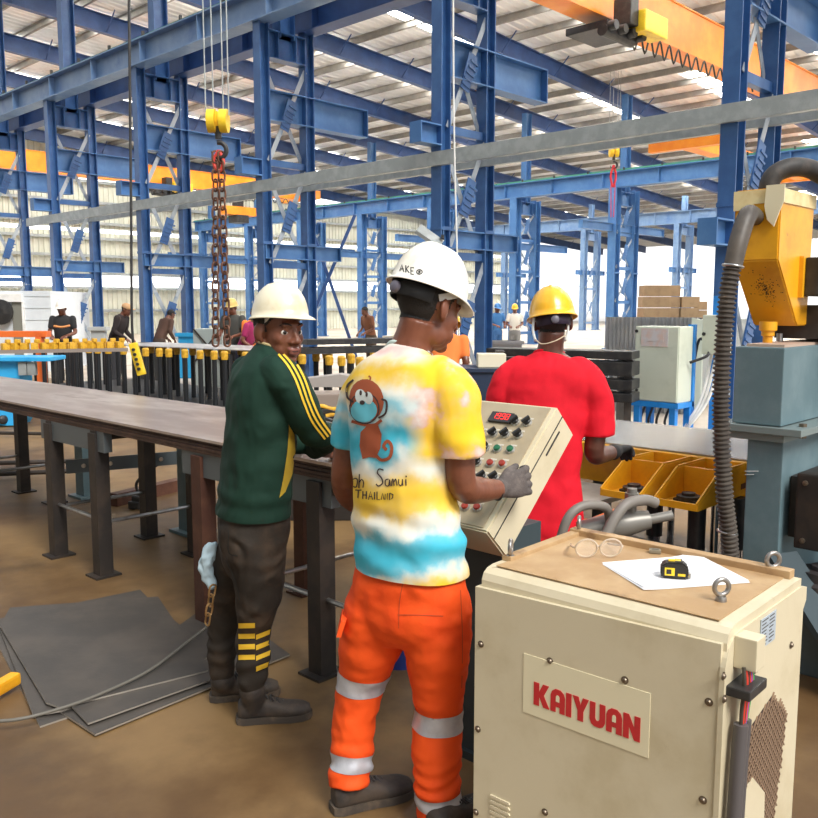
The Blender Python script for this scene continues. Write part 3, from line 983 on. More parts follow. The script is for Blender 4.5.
# safety glasses
GL = mat('clear lens', (0.9, 0.88, 0.85), .08, alpha=.1, spec=.7)
t = thing('safety_glasses', atz(598, 556, TOPZ), 'clear safety glasses lying on the tan top beside the papers', 'glasses')
gx = (R0 * 1.0 + D0 * .05).normalized(); gy = D0
g0 = atz(598, 558, TOPZ)
FRM = mat('clear plastic frame', (0.55, 0.44, 0.33), .2)
for sg in (-1, 1):
    c_ = g0 + gx * (.034 * sg) + UP * .03 - gy * .005 * abs(sg)
    ring = [(c_ + gx * (.03 * cos(a) * (1.0)) + UP * (.026 * sin(a)) + gy * (-.006 * sin(a))) for a in np.linspace(0, 2 * pi, 15)[:-1]]
    bm = B(); vs = [bm.verts.new(p) for p in ring]; bm.faces.new(vs); vs2 = [bm.verts.new(p + gy * .0015) for p in ring]; bm.faces.new(vs2[::-1])
    for i in range(14): bm.faces.new((vs[i], vs[(i + 1) % 14], vs2[(i + 1) % 14], vs2[i]))
    finish('lens', bm, GL, t)
    bm = B(); tube(bm, ring, .0026, 6, 2, closed=True)
    finish('rim', bm, FRM, t, 1)
    bm = B(); e = c_ + gx * (.03 * sg); tube(bm, [e, e + gy * .02 + gx * .006 * sg, e + gy * .07 - UP * .012, e + gy * .12 - UP * .022 - gx * .01 * sg], .003, 6)
    finish('temple', bm, FRM, t, 1)
bm = B(); tube(bm, [g0 - gx * .006 + UP * .03, g0 + UP * .034, g0 + gx * .006 + UP * .03], .003, 6); finish('bridge', bm, FRM, t, 1)
p = atz(655, 553, TOPZ)
t = thing('lighter', p, 'small metal tag lying beside the safety glasses', 'tag')
bm = B(); box(bm, p + UP * .006, (.032, .022, .01), TR, bevel=.002); finish('tag_body', bm, mat('dull tag metal', (0.3, 0.27, 0.2), .4, .5), t)
bm = B(); box(bm, p + UP * .0115, (.02, .013, .002), TR); finish('tag_window', bm, mat('tag window', (0.12, .11, .08), .3), t)
t.name = 'metal_tag'

# ================================================================== OPERATOR CONSOLE
cons = thing('control_console', (2.3, 1.88, 0), 'slanted cream operator console with knobs and a red digital display', 'control panel')
PB = V(2.107, 1.688, .885); PT = V(2.487, 1.688, 1.253)
CW = .44
LU = (PT - PB).normalized(); LW = V(0, -1, 0)      # up the slope, to the operator's right
LN = LW.cross(LU).normalized()                      # out of the panel face
if LN.z < 0: LN = -LN
LL = (PT - PB).length
PBL = PB - LW * CW
bm = B()
TH = .15
prism(bm, [(0, 0), (CW, 0), (CW, LL), (0, LL)], PBL, LW, LU, -LN * TH)
bmesh.ops.bevel(bm, geom=list(bm.edges), offset=.006, segments=2, affect='EDGES')
finish('housing', bm, CREAM, cons)
PANEL = mat('panel beige', (0.42, 0.345, 0.23), .45, 0, (0.36, 0.29, 0.19), 6, .4, .7)
bm = B(); prism(bm, [(.012, .012), (CW - .022, .012), (CW - .022, LL - .012), (.012, LL - .012)], PBL, LW, LU, LN * .004); finish('panel', bm, PANEL, cons)
bm = B(); box(bm, PB + LW * .001 - LN * .045 + LU * (LL * .5), (.003, LL * .98, .003), Matrix((LW, LU, LN)).transposed())
box(bm, PB + LW * .001 - LN * .07 + LU * (LL * .8), (.003, LL * .2, .006), Matrix((LW, LU, LN)).transposed())
finish('seam', bm, BLACK, cons)
PF = PBL + LN * .004


def conp(x, y): return hit(x, y, PF, LN)


KNOB_B = mat('knob black', (0.015, 0.015, 0.016), .35)
KNOB_R = mat('button red', (0.3, 0.03, 0.015), .4); KNOB_G = mat('button green', (0.01, 0.12, 0.05), .4)
RINGM = mat('button ring', (0.5, 0.49, 0.46), .3, .8)
knobs = []
rows = [(421, [516, 528], 'b'), (434, [482, 494, 506, 519], 'b'), (449, [475, 486, 498, 511], 'bbgg'), (464, [467, 478, 491, 503], 'bbrr'), (478, [471, 483, 495], 'bbb'), (509, [466, 478], 'rr')]
for (y, xs, kinds) in rows:
    for i, x in enumerate(xs):
        kd = kinds[min(i, len(kinds) - 1)]
        p = conp(x, y + (x - 490) * .06)
        bm = B()
        lathe(bm, [(.0165, 0), (.0165, .004), (.014, .008), (.0115, .008)], p, LN, 18); 
        rg = finish('button_ring', bm, RINGM, cons, .7)
        bm = B()
        if kd == 'b':
            lathe(bm, [(.0128, .004), (.0128, .014), (.011, .016), (0, .016)], p, LN, 16)
            a = LU * .7 + LW * .5
            bar(bm, p + LN * .021 - a.normalized() * .016, p + LN * .021 + a.normalized() * .016, .009, .014, side=LN, bevel=.001)
            finish('selector_knob', bm, KNOB_B, cons, .6)
        else:
            lathe(bm, [(.012, .004), (.012, .013), (.01, .016), (0, .0168)], p, LN, 16)
            finish('push_button', bm, KNOB_R if kd == 'r' else KNOB_G, cons, .6)
        bm = B()
        box(bm, p + LU * .021, (.026, .006, .001), Matrix((LW, LU, LN)).transposed()); finish('button_label', bm, mat('engraved label', (.6, .56, .47), .5), cons)
# red seven segment display
dc = conp(502, 418.5)
bm = B(); box(bm, dc + LN * .005, (.098, .043, .01), Matrix((LW, LU, LN)).transposed(), bevel=.002); dsp = finish('digital_display', bm, BLACK, cons)
SEG = {'1': 'bc', '9': 'abcdfg', '8': 'abcdefg'}
bm = B()
sw_, sh_, st = .0125, .024, .003
for i, ch in enumerate('1998'):
    o = dc + LN * .0104 + LW * (-.036 + i * .0195) + LU * (-sh_ / 2 + .002)
    S = {'a': (0, sh_, 1, 0), 'g': (0, sh_ / 2, 1, 0), 'd': (0, 0, 1, 0), 'f': (0, sh_ / 2, 0, 1), 'e': (0, 0, 0, 1), 'b': (sw_, sh_ / 2, 0, 1), 'c': (sw_, 0, 0, 1)}
    for sg in SEG[ch]:
        x_, y_, hx, hy = S[sg]
        a = o + LW * x_ + LU * y_
        b = a + (LW * sw_ if hx else LU * (sh_ / 2))
        bar(bm, a, b, st * .8, .0008, side=LN)
finish('digits', bm, mat('red led', (.8, .02, .02), .4, emit=(1, .03, .02), estr=1.0), dsp)
bm = B()
tube(bm, [conp(466, 415), conp(471, 412), conp(474, 418), conp(471, 424), conp(466, 423)], .0022, 6); finish('badge', bm, BLACK, cons)
bm = B()
boxmm(bm, (2.26, 1.73, 0.02), (2.46, 1.98, .85)); boxmm(bm, (2.24, 1.71, 0), (2.5, 2.0, .03))
finish('pedestal', bm, mat('dark slate paint', (.035, .055, .065), .5), cons)

# ================================================================== LONG PLATE TABLE
tb = thing('plate_table', (2.75, 6.0, 0), 'long dark steel trestle table running to the left behind the green jersey worker', 'table')
for y in (2.95, 5.1, 7.2, 9.1):
    for x in (2.36, 3.0):
        for dy in ((-.3, .3) if y != 2.95 else (-.15, .75)):
            bm = B(); box(bm, (x, y + dy, .43), (.085, .085, .86)); box(bm, (x, y + dy, .006), (.16, .14, .012))
            finish('leg', bm, RUST if (y == 2.95 and dy > 0) else DARK_STEEL, tb)
        bm = B(); a0, a1 = ((-.42, .42) if y != 2.95 else (-.25, .9))
        box(bm, (x, y + (a0 + a1) / 2, .815), (.05, a1 - a0, .12)); finish('head_beam', bm, mat('grey trestle steel', (.12, .14, .15), .45, .3), tb)
    for dy in (-.3, .3):
        bm = B(); cyl(bm, (2.36, y + dy, .32), (3.0, y + dy, .32), .012, n=8); finish('stretcher', bm, STEEL, tb)
        bm = B(); box(bm, (2.68, y + dy, .845), (.7, .07, .06)); finish('cross_beam', bm, DARK_STEEL, tb)
    bm = B(); cyl(bm, (2.36, y - .3, .34), (2.36, y + .3, .34), .012, n=8); finish('stretcher', bm, STEEL, tb)
# plates lying on it, each with its own overhang
TOPPLATE = mat('scaled steel plate top', (0.36, 0.28, 0.24), .3, .45, (0.58, 0.51, 0.46), 1.6, .38, .66, .03, 30, col3=(0.24, 0.16, 0.12), scale3=2.2, lo3=.52, hi3=.72, stretch=(1.6, .5, 1))
PEDGE = mat('brown plate edge', (0.05, 0.026, 0.018), .55, .2, (.09, .045, .03), 8, .4, .7)
zz = .876
pl_lab = ['lowest brown steel plate of the stack on the trestle table', 'second brown steel plate from the bottom on the trestle table', 'middle brown steel plate of the stack on the trestle table', 'brown steel plate directly under the shiny top plate on the table', 'shiny brown top plate of the stack on the long trestle table']
for i in range(5):
    random.seed(i + 3)
    o1, o2 = random.uniform(-.015, .02), random.uniform(-.02, .02)
    bm = B()
    hexa(bm, [(2.325 + o1, 2.62 + o2, zz), (3.2 + o2, 2.62 + o2, zz), (3.12 + o2, 10.2, zz), (2.325 + o1 + .05, 10.2, zz)],
         [(2.325 + o1, 2.62 + o2, zz + .013), (3.2 + o2, 2.62 + o2, zz + .013), (3.12 + o2, 10.2, zz + .013), (2.325 + o1 + .05, 10.2, zz + .013)])
    tag(finish('steel_plate', bm, TOPPLATE if i == 4 else PEDGE), pl_lab[i], 'steel plate', 'plates on the trestle table')
    zz += .0152

# plates on the floor
FP = mat('mill scale plate', (0.085, 0.075, 0.066), .5, .3, (0.125, 0.105, 0.088), 2.2, .38, .68, .04, 60)
FPE = mat('cut plate edge', (0.42, 0.38, 0.33), .45, .5)
flo = [
    ([(-14, 622), (140, 590), (215, 668), (40, 727)], 0.004, 'lowest floor plate peeking out on the left of the pile'),
    ([(60, 712), (95, 735), (290, 655), (215, 600)], 0.011, 'floor plate whose corner peeks out at the near right of the pile'),
    ([(-2, 624), (33, 716), (62, 711), (215, 655), (140, 592)], .018, 'dark floor plate with a notched left corner under the top one'),
    ([(65, 700), (88, 724), (222, 676), (150, 610)], .026, 'floor plate sliding out under the right edge of the top plate'),
    ([(0, 626), (10, 608), (158, 597), (208, 671), (60, 708), (46, 703)], .034, 'top square steel plate of the pile on the floor'),
]
for (poly, z, lb) in flo:
    pts = [atz(x, y, z) for (x, y) in poly]
    bm = B(); hexa(bm, [p - UP * .004 for p in pts], [p + UP * .003 for p in pts])
    bm.faces.ensure_lookup_table()
    for f in bm.faces[2:]: f.material_index = 1
    o = finish('floor_plate', bm, [FP, FPE]); tag(o, lb, 'steel plate', 'steel plates piled on the floor')
bm = B(); tube(bm, [atz(-20, 722, .045), atz(20, 719, .05), atz(65, 707, .05), atz(105, 692, .05), atz(150, 670, .05), atz(190, 640, .06), atz(225, 613, .1), atz(262, 585, .3)], .007, 8)
tag(finish('hose', bm, CABLE, smooth=1), 'thin grey cable running over the floor plates to the green jersey worker', 'cable')
bm = B(); p = atz(3, 690, .03); box(bm, p + UP * .02, (.16, .05, .05), .5, bevel=.012); box(bm, p + UP * .02 - R0 * .1, (.1, .08, .07), .5, bevel=.01)
tag(finish('clamp_tool', bm, YELLOW), 'yellow tool lying left of the floor plates at the frame edge', 'tool')
# bucket under the table
bk = atz(400, 668, 0) + D0 * .1
t = thing('bucket', bk, 'dark blue bucket with a paper label behind the orange trousers', 'bucket')
bm = B(); lathe(bm, [(.125, 0), (.15, .3), (.158, .31), (.158, .325), (.145, .325), (.14, .3), (.118, .02), (0, .02)], bk, UP, 28); finish('pail', bm, mat('bucket blue', (.015, .03, .16), .4), t, .8)
bm = B()
for a in np.linspace(-.6, .6, 9)[:-1]:
    def q(a_, z_): 
        r_ = .125 + .025 * z_ / .3 + .0015
        d_ = -D0 * cos(a_) + R0 * sin(a_); return bk + d_ * r_ + UP * z_
    vs = [bm.verts.new(q(*k_)) for k_ in ((a, .1), (a + .15, .1), (a + .15, .25), (a, .25))]; bm.faces.new(vs)
bmesh.ops.remove_doubles(bm, verts=bm.verts, dist=1e-4)
finish('label', bm, PAPER, t)
bm = B(); torus(bm, bk + UP * .29, V(D0.x, D0.y, .3), .15, .003, 20, 6, arc=pi, xdir=UP); finish('handle', bm, STEEL, t)

# ================================================================== PUNCHING MACHINE (right)
mc = thing('punching_machine', (4.6, 1.6, 0), 'blue grey machine column and block below the yellow head at the right border', 'machine')
def mx(x, y, X): 
    k = sight(x, y); return CAM + k * ((X - CAM.x) / k.x)
def my(x, y, Y):
    k = sight(x, y); return CAM + k * ((Y - CAM.y) / k.y)
MXF = 3.9
ya = mx(733, 400, MXF).y; yb = mx(782, 400, MXF).y
zt = mx(782, 348, MXF).z; zb = mx(782, 427, MXF).z
bm = B(); boxmm(bm, (MXF, yb, zb), (MXF + .75, ya, zt), bevel=.006); finish('block', bm, MACHINE_GREY, mc)
bm = B(); boxmm(bm, (MXF - .03, yb - .1, zb - .035), (MXF + .8, ya + .07, zb - .004), bevel=.002); boxmm(bm, (MXF - .01, yb - .02, zb - .07), (MXF + .8, ya + .03, zb - .036)); finish('flange_plate', bm, mat('grey flange', (.2, .25, .25), .45, .2), mc)
yc = mx(744, 500, MXF).y; yd = mx(782, 500, MXF).y
bm = B(); boxmm(bm, (MXF + .01, yd + .01, 0), (MXF + .6, yc, zb - .07), bevel=.006); finish('column', bm, MACHINE_GREY, mc)
bm = B(); pp = my(790, 438, yb - .1); 
for dx in (0, .25): lathe(bm, [(.018, -.035), (.018, .03), (0, .03)], (MXF + .1 + dx, yb - .06, zb - .02), UP, 6)
finish('bolt', bm, BOLT, mc)
bm = B(); p = mx(745, 472, MXF - .001); bar(bm, p + UP * .004, p + V(0, -.06, .012), .002, .006, side=V(-1, 0, 0)); bar(bm, p - UP * .012, p + V(0, -.04, -.006), .002, .005, side=V(-1, 0, 0)); finish('scratch', bm, WHITE, mc)
# plate on top and bracket with bearing to the right
bm = B(); boxmm(bm, (MXF + .05, yb + .02, zt), (MXF + .9, ya - .03, zt + .012)); finish('pad_plate', bm, mat('pinkish plate', (.5, .36, .28), .5), mc)
bm = B(); boxmm(bm, (MXF + .03, yb - .36, .52), (MXF + .1, yb - .07, .86), bevel=.01); boxmm(bm, (MXF + .1, yb - .3, .55), (MXF + .5, yb - .02, .83)); finish('gear_bracket', bm, DARK_STEEL, mc)
for (dy, dz) in ((-.32, .56), (-.11, .56), (-.32, .82), (-.11, .82)):
    bm = B(); lathe(bm, [(.012, 0), (.012, .012), (0, .014)], (MXF + .03, yb + dy, dz), V(-1, 0, 0), 8); finish('bolt', bm, BOLT, mc)
bm = B(); boxmm(bm, (MXF - .1, yb - .55, 0), (MXF + .7, yd - .0, .34), bevel=.01); finish('base', bm, mat('deep machine grey', (.06, .09, .1), .5, 0, (.085, .12, .13), 5, .4, .7), mc)
bm = B(); lathe(bm, [(.13, 0), (.13, .05), (.1, .06), (.1, .1), (.05, .1), (.05, .12), (0, .12)], (MXF + .05, yb - .2, .34), UP, 28); finish('bearing', bm, mat('dark bearing', (.09, .08, .08), .35, .6), mc, .6)
bm = B(); bar(bm, (MXF - .25, yb - .5, .05), (MXF - .05, yb - .05, .5), .16, .03, side=UP); finish('slanted_guard', bm, MATS['dark slate paint'], mc)
# yellow machine head
HY0, HY1 = 1.53, 1.735
hx0 = mx(780, 187, 3.94).x
xr = my(815, 200, HY0).x
ztop = mx(780, 187, 3.94).z; z1_ = mx(778, 260, 3.94).z
pbl = my(797, 326, HY0); 
hd = thing('machine_head', (4.2, (HY0 + HY1) / 2, 1.5), 'yellow sheet metal machine head with taped edges at the right border', 'machine')
poly = [(3.94, z1_), (3.94, ztop), (xr, ztop), (my(808, 300, HY0).x, pbl.z), (pbl.x, pbl.z)]
bm = B(); prism(bm, poly, V(0, HY0, 0), V(1, 0, 0), UP, V(0, HY1 - HY0, 0))
bmesh.ops.bevel(bm, geom=list(bm.edges), offset=.006, segments=2, affect='EDGES')
finish('hood', bm, YELLOW, hd)
TAPE = mat('cream masking tape', (.78, .66, .36), .6, 0, (.68, .52, .24), 12, .4, .7)
bm = B()
boxmm(bm, (3.934, HY0 - .006, ztop - .065), (xr + .004, HY1 + .006, ztop - .004)); boxmm(bm, (3.932, HY0 + .12, ztop - .09), (3.94, HY1 + .004, ztop - .06))
finish('tape_band', bm, TAPE, hd)
bm = B(); c = V(3.93, HY0 + .03, ztop - .08); 
prism(bm, [(-.05, .09), (.03, .09), (.035, .0), (.02, -.06), (-.01, -.09), (-.03, -.03), (-.05, .02)], c, V(0, 1, 0), UP, V(-.008, 0, 0)); finish('cloth_patch', bm, mat('cream cloth', (.8, .72, .5), .8), hd)
SOOT = mat('soot stain', (.05, .028, .01), .7)
bm = B()
sl0 = V(3.94, 0, z1_); sl1 = V(pbl.x, 0, pbl.z); sd = (sl1 - sl0); sn = V(sd.z, 0, -sd.x).normalized()
if sn.x > 0: sn = -sn
random.seed(7)
for q in range(190):
    rr = abs(random.gauss(0, .045)); aa = random.uniform(0, 2 * pi)
    p = sl0 + sd * .38 + sd.normalized() * (rr * cos(aa) + max(0, random.gauss(0, .03))) + V(0, (HY0 + HY1) / 2 - .01 + rr * sin(aa) * .8, 0)
    if not (HY0 + .01 < p.y < HY1 - .01): continue
    ellipsoid(bm, p + sn * .0005, (random.uniform(.001, .004), random.uniform(.001, .0035), .0008), Matrix((sd.normalized(), V(0, 1, 0), sn)).transposed(), 8, 4)
finish('soot', bm, SOOT, hd)['kind'] = 'stuff'
px_ = my(801, 276, HY0)
bm = B(); boxmm(bm, (px_.x - .03, HY0 - .02, px_.z - .1), (px_.x + .015, HY0, px_.z + .09)); finish('connector_plate', bm, YELLOW, hd)
bm = B(); boxmm(bm, (px_.x - .01, HY0 - .09, px_.z - .095), (px_.x + .2, HY0 - .02, px_.z + .085), bevel=.012); boxmm(bm, (px_.x + .03, HY0 - .13, px_.z - .04), (px_.x + .2, HY0 - .09, px_.z + .02), bevel=.01); finish('connector', bm, BLACK, hd)
sp_ = at(766, 335, 3.99)
bm = B(); lathe(bm, [(.04, .06), (.04, .02), (.03, .015), (.03, -.005), (.022, -.01), (.022, -.05), (0, -.05)], (sp_.x + .12, (HY0 + HY1) / 2, pbl.z - .04), UP, 18); finish('nozzle', bm, YELLOW, hd, .6)
bm = B(); cyl(bm, (pbl.x + .12, (HY0 + HY1) / 2 + .02, pbl.z - .04), (pbl.x + .12, (HY0 + HY1) / 2 + .02, zt + .012), .016); finish('spindle', bm, STEEL, hd)
# mast behind carrying the head
bm = B(); boxmm(bm, (4.75, 1.15, 0), (5.1, 1.68, 1.44)); boxmm(bm, (4.32, 1.3, 1.44), (5.1, 1.68, 1.6)); finish('support_arm', bm, BLACK, mc)
# hoses
def ribbed(path, r, step=.02, amp=.0045):
    pts = catmull(path, 40)
    L = [0]
    for a, b in zip(pts[:-1], pts[1:]): L.append(L[-1] + (b - a).length)
    n = int(L[-1] / (step / 4))
    out = []; rr = []
    for i in range(n + 1):
        s = L[-1] * i / n
        out.append(Vector([float(np.interp(s, L, [p[k] for p in pts])) for k in range(3)]))
        rr.append(r + amp * (1 if (i % 4) in (1, 2) else -1))
    return out, rr


hs = thing('suction_hose', (3.8, 1.9, .4), 'dark ribbed suction hose hanging down from the yellow machine head', 'hose')
bm = B(); tube(bm, [V(3.95, 1.64, 1.99), at(748, 215, 3.82), at(739, 240, 3.76), at(733, 266, 3.74)], [.036, .04, .04, .038], 16); finish('smooth_end', bm, HOSE, hs, 1)
pts, rr = ribbed([at(732, 268, 3.74), at(727, 300, 3.73), at(723, 350, 3.72), at(721, 400, 3.72), at(722, 450, 3.72), at(725, 500, 3.72), at(729, 535, 3.73), at(730, 556, 3.74)], .034)
bm = B(); tube(bm, pts, rr, 14, smooth=False); finish('ribbed_hose', bm, HOSE, hs, 1)
for (x, y) in ((733, 266), (727, 532)):
    bm = B(); p = at(x, y, 3.74); torus(bm, p, UP + R0 * .15, .041, .006, 20, 8); finish('hose_clamp', bm, STEEL, hs, 1)
bm = B(); tube(bm, [at(768, 194, 4.05), at(770, 182, 4.05), at(778, 172, 4.05), at(795, 167, 4.06), at(815, 171, 4.1), at(845, 190, 4.15)], .043, 14)
tag(finish('duct_hose', bm, RUBBER, smooth=1), 'thick black hose arching over the top of the yellow machine head', 'hose')

# ---- feed table with yellow chutes
ft = thing('feed_table', (5.2, 2.4, 0), 'yellow edged steel machine table behind the worker in red', 'table')
bm = B(); boxmm(bm, (4.62, 1.7, .74), (5.6, 3.55, .766)); finish('table_plate', bm, mat('polished table plate', (.42, .41, .38), .25, .6, (.3, .28, .25), 3, .4, .7), ft)
bm = B(); boxmm(bm, (4.58, 1.7, .692), (4.64, 3.55, .755), bevel=.004); boxmm(bm, (4.64, 3.5, .692), (5.6, 3.56, .75)); finish('rim', bm, YELLOW, ft)
bm = B(); boxmm(bm, (4.7, 1.7, .5), (5.5, 3.4, .73)); finish('apron', bm, YELLOW, ft)
for (x, y) in ((4.75, 3.3), (5.45, 3.3), (4.75, 1.8), (5.45, 1.8)):
    bm = B(); box(bm, (x, y, .275), (.1, .1, .55)); finish('leg', bm, BLACK, ft)


def chute(yl, yr, x0, x1, zb, zt, label):
    t = thing('chute', ((x0 + x1) / 2, (yl + yr) / 2, zb), label, 'chute', 'yellow discharge chutes')
    bm = B(); boxmm(bm, (x0, yr, zb), (x1, yl, zb + .012)); boxmm(bm, (x0 - .004, yr, zb), (x0 + .008, yl, zb + .035)); finish('floor_plate', bm, YELLOW, t)
    for yy in (yl, yr):
        bm = B(); prism(bm, [(0, 0), (0, .03), (.24, zt - zb), (x1 - x0, zt - zb), (x1 - x0, 0)], V(x0, yy - .006, zb), V(1, 0, 0), UP, V(0, .012, 0))
        bar(bm, (x0, yy, zb + .03), (x0 + .24, yy, zt), .026, .008, side=V(0, 1, 0)); bar(bm, (x0 + .24, yy, zt), (x1, yy, zt), .026, .008, side=V(0, 1, 0))
        finish('cheek', bm, YELLOW, t)
    bm = B(); boxmm(bm, (x0 + .3, yr, zb), (x0 + .312, yl, zt)); finish('back_plate', bm, YELLOW, t)
    bm = B(); lathe(bm, [(.06, 0), (.06, .03), (.035, .032), (.035, .045), (0, .045)], (x0 + .14, (yl + yr) / 2, zb + .012), UP, 18); box(bm, (x0 + .14, (yl + yr) / 2, zb + .02), (.1, .12, .016)); finish('roller_block', bm, BLACK, t)
    bm = B(); box(bm, ((x0 + x1) / 2 + .25, yr - .002, zb + .05), (x1 - x0 - .5, .014, .03)); finish('rust_strip', bm, RUST, t)
    return t


for (xa, xb_, lb) in ((601, 640, 'yellow chute nearest the worker in red'), (655, 697, 'yellow chute closest to the ribbed hose')):
    pl_ = atz(xa, 493, .64); pr_ = atz(xb_, 503, .64)
    x0 = 4.02
    pl_ = mx(xa, 495, x0); pr_ = mx(xb_, 503, x0)
    chute(pl_.y, pr_.y, x0, 4.575, .585, .745, lb)
# hydraulics under the chutes
hy = thing('hydraulic_unit', (4.3, 2.1, 0), 'dark hydraulic unit with grey hoses below the yellow chutes', 'machine')
for (x, y) in ((4.2, 1.98), (4.45, 2.35), (4.5, 1.9)):
    bm = B(); cyl(bm, (x, y, .3), (x, y, .58), .045); pz = finish('ram_cylinder', bm, BLACK, hy, .6)
    bm = B(); cyl(bm, (x, y, .19), (x, y, .3), .034); finish('piston_rod', bm, CHROME, pz, .6)
    bm = B(); cyl(bm, (x + .1, y - .05, .19), (x + .1, y - .05, .58), .02); finish('guide_rod', bm, CHROME, hy, .6)
bm = B(); boxmm(bm, (4.05, 1.75, 0), (4.68, 2.75, .2)); boxmm(bm, (3.6, 1.85, 0), (4.05, 3.0, .3)); finish('tank', bm, BLACK, hy)
bm = B(); c = at(622, 524, 3.75); tube(bm, [c - R0 * .19 - UP * .04, c, c + R0 * .12 + UP * .02], [.05, .06, .04], 14); cyl(bm, c + R0 * .12 + UP * .02, c + R0 * .22 + UP * .04, .022); cyl(bm, c + R0 * .04, c + R0 * .04 + UP * .16, .022); lathe(bm, [(.032, .1), (.032, .14), (0, .14)], c + R0 * .04, UP, 8)
finish('valve', bm, mat('grey valve', (.2, .19, .17), .4, .3), hy, .7)
bm = B()
tube(bm, [at(560, 540, 3.6), at(568, 518, 3.6), at(580, 507, 3.62), at(595, 505, 3.65), at(607, 509, 3.68), at(610, 525, 3.7)], .02, 10)
tube(bm, [at(606, 535, 3.6), at(615, 518, 3.62), at(627, 504, 3.65), at(645, 500, 3.7), at(656, 503, 3.72)], .024, 10)
finish('hydraulic_hose', bm, mat('grey hydraulic hose', (.19, .17, .15), .5), hy, 1)
bm = B(); cyl(bm, at(583, 525, 3.85), at(618, 511, 3.9), .016); cyl(bm, at(585, 524, 3.84), at(588, 523, 3.84), .022); finish('red_pipe', bm, ORANGE_RED, hy)
bm = B(); boxmm(bm, (3.75, 2.5, .5), (4.5, 3.3, .53)); boxmm(bm, (4.1, 2.8, 0), (4.3, 3.0, .5)); 
tag(finish('slide_plate', bm, mat('worn bright plate', (.55, .53, .5), .3, .5, (.35, .32, .28), 5, .4, .7)), 'worn bright steel slide plate beside the red shirt', 'steel plate')
for (x, y) in ((3.75, 2.42), (4.45, 3.25), (3.75, 3.25), (4.45, 2.42)):
    pass

# ================================================================== ELECTRIC CABINETS
ec = thing('electric_cabinet', (9.9, 5.3, 0), 'pale green electric cabinet on a blue stand behind the machine table', 'cabinet')
c0 = at(634, 402, 9.9); c1 = at(676, 402, 9.85)
def cabinet(tl, tr, br_y, depth_dir, D):
    pass
ux = V(0, -1, 0)
cx0, cy0 = 8.9, 5.02
cyL = mx(634, 380, cx0).y; cyR = mx(678, 380, cx0).y
ctop = mx(634, 326, cx0).z; cbot = mx(634, 400, cx0).z
bm = B(); boxmm(bm, (cx0, cyR, cbot), (cx0 + .32, cyL, ctop), bevel=.01); finish('enclosure', bm, PALE_GREEN, ec)
bm = B(); boxmm(bm, (cx0 - .012, cyR + .01, cbot + .01), (cx0, cyL - .01, ctop - .01), bevel=.003); dr = finish('cabinet_door', bm, PALE_GREEN, ec)
bm = B(); yy0 = mx(642, 330, cx0).y; yy1 = mx(669, 330, cx0).y; boxmm(bm, (cx0 - .016, yy1, mx(642, 346, cx0).z), (cx0 - .012, yy0, mx(642, 328, cx0).z)); boxmm(bm, (cx0 - .018, yy1 + .05, mx(642, 341, cx0).z), (cx0 - .016, yy0 - .08, mx(642, 331, cx0).z)); finish('document_pocket', bm, mat('grey pocket', (.55, .53, .55), .5, 0, (.6, .45, .4), 6, .4, .6), dr)
bm = B()
for y in (331, 390): p = mx(637, y, cx0 - .012); lathe(bm, [(.018, 0), (.018, .012), (0, .012)], p, V(-1, 0, 0), 12)
finish('lock', bm, BLACK, dr)
bm = B()
boxmm(bm, (cx0 + .32, cyR - .02, cbot - .5), (cx0 + .37, cyR + .06, ctop + .02))
for (x, y) in ((cx0 + .02, cyL - .05), (cx0 + .02, cyR + .05), (cx0 + .3, cyR + .02), (cx0 + .3, cyL - .05)): boxmm(bm, (x - .035, y - .035, 0), (x + .035, y + .035, cbot))
boxmm(bm, (cx0 - .02, cyR - .02, cbot - .06), (cx0 + .36, cyL + .02, cbot))
finish('stand', bm, BLUE_BRIGHT, ec)
bm = B()
random.seed(5)
for q in range(4):
    y_ = cyL - .1 - q * .1
    tube(bm, [(cx0 + .1, y_, cbot - .05), (cx0 + .05, y_ + .03, cbot - .25), (cx0 + .12, y_ - .05, cbot - .4), (cx0 + .1, y_ - .02, .03)], .014, 6)
finish('cable', bm, BLACK, ec)
sc_ = thing('switch_box', (9.0, 4.6, 0), 'small pale switch box with conduits on the blue column', 'cabinet')
sx = 9.2
sl, sr = mx(702, 335, sx).y, mx(724, 335, sx).y
bm = B(); boxmm(bm, (sx, sr, mx(702, 354, sx).z), (sx + .2, sl, mx(702, 315, sx).z), bevel=.008); finish('enclosure', bm, PALE_GREEN, sc_)
bm = B(); p = mx(704, 334, sx); lathe(bm, [(.02, 0), (.02, .012), (0, .012)], p, V(-1, 0, 0), 12); finish('lock', bm, BLACK, sc_)
bm = B(); boxmm(bm, (sx + .2, sl - .1, 0), (sx + .28, sl - .02, 1.7)); finish('post', bm, BLUE_BRIGHT, sc_)
bm = B()
zb_ = mx(702, 354, sx).z
for q in range(3):
    y_ = sl - .08 - q * .06
    tube(bm, [(sx + .1, y_, zb_ + .02), (sx + .05, y_ + .08 + .02 * q, zb_ - .5), (sx - .02, y_ + .22 + .04 * q, .25), (sx + .05, y_ + .35 + .1 * q, .02), (sx - .1, y_ + .1, .02)], .018, 8)
finish('conduit', bm, WHITE, sc_, 1)
bm = B(); pts_ = [mx(688, 330, 9.6), mx(692, 300, 9.6), mx(698, 270, 9.8), mx(704, 315, 9.4)]
tube(bm, [(cx0 + .2, cyR - .03, ctop - .4), (cx0 + .3, cyR - .2, ctop - .3), mx(699, 340, 9.3), mx(690, 390, 9.3)], .016, 8); tag(finish('cable', bm, BLACK, smooth=1), 'black cable looping between electric cabinet and switch box', 'cable')
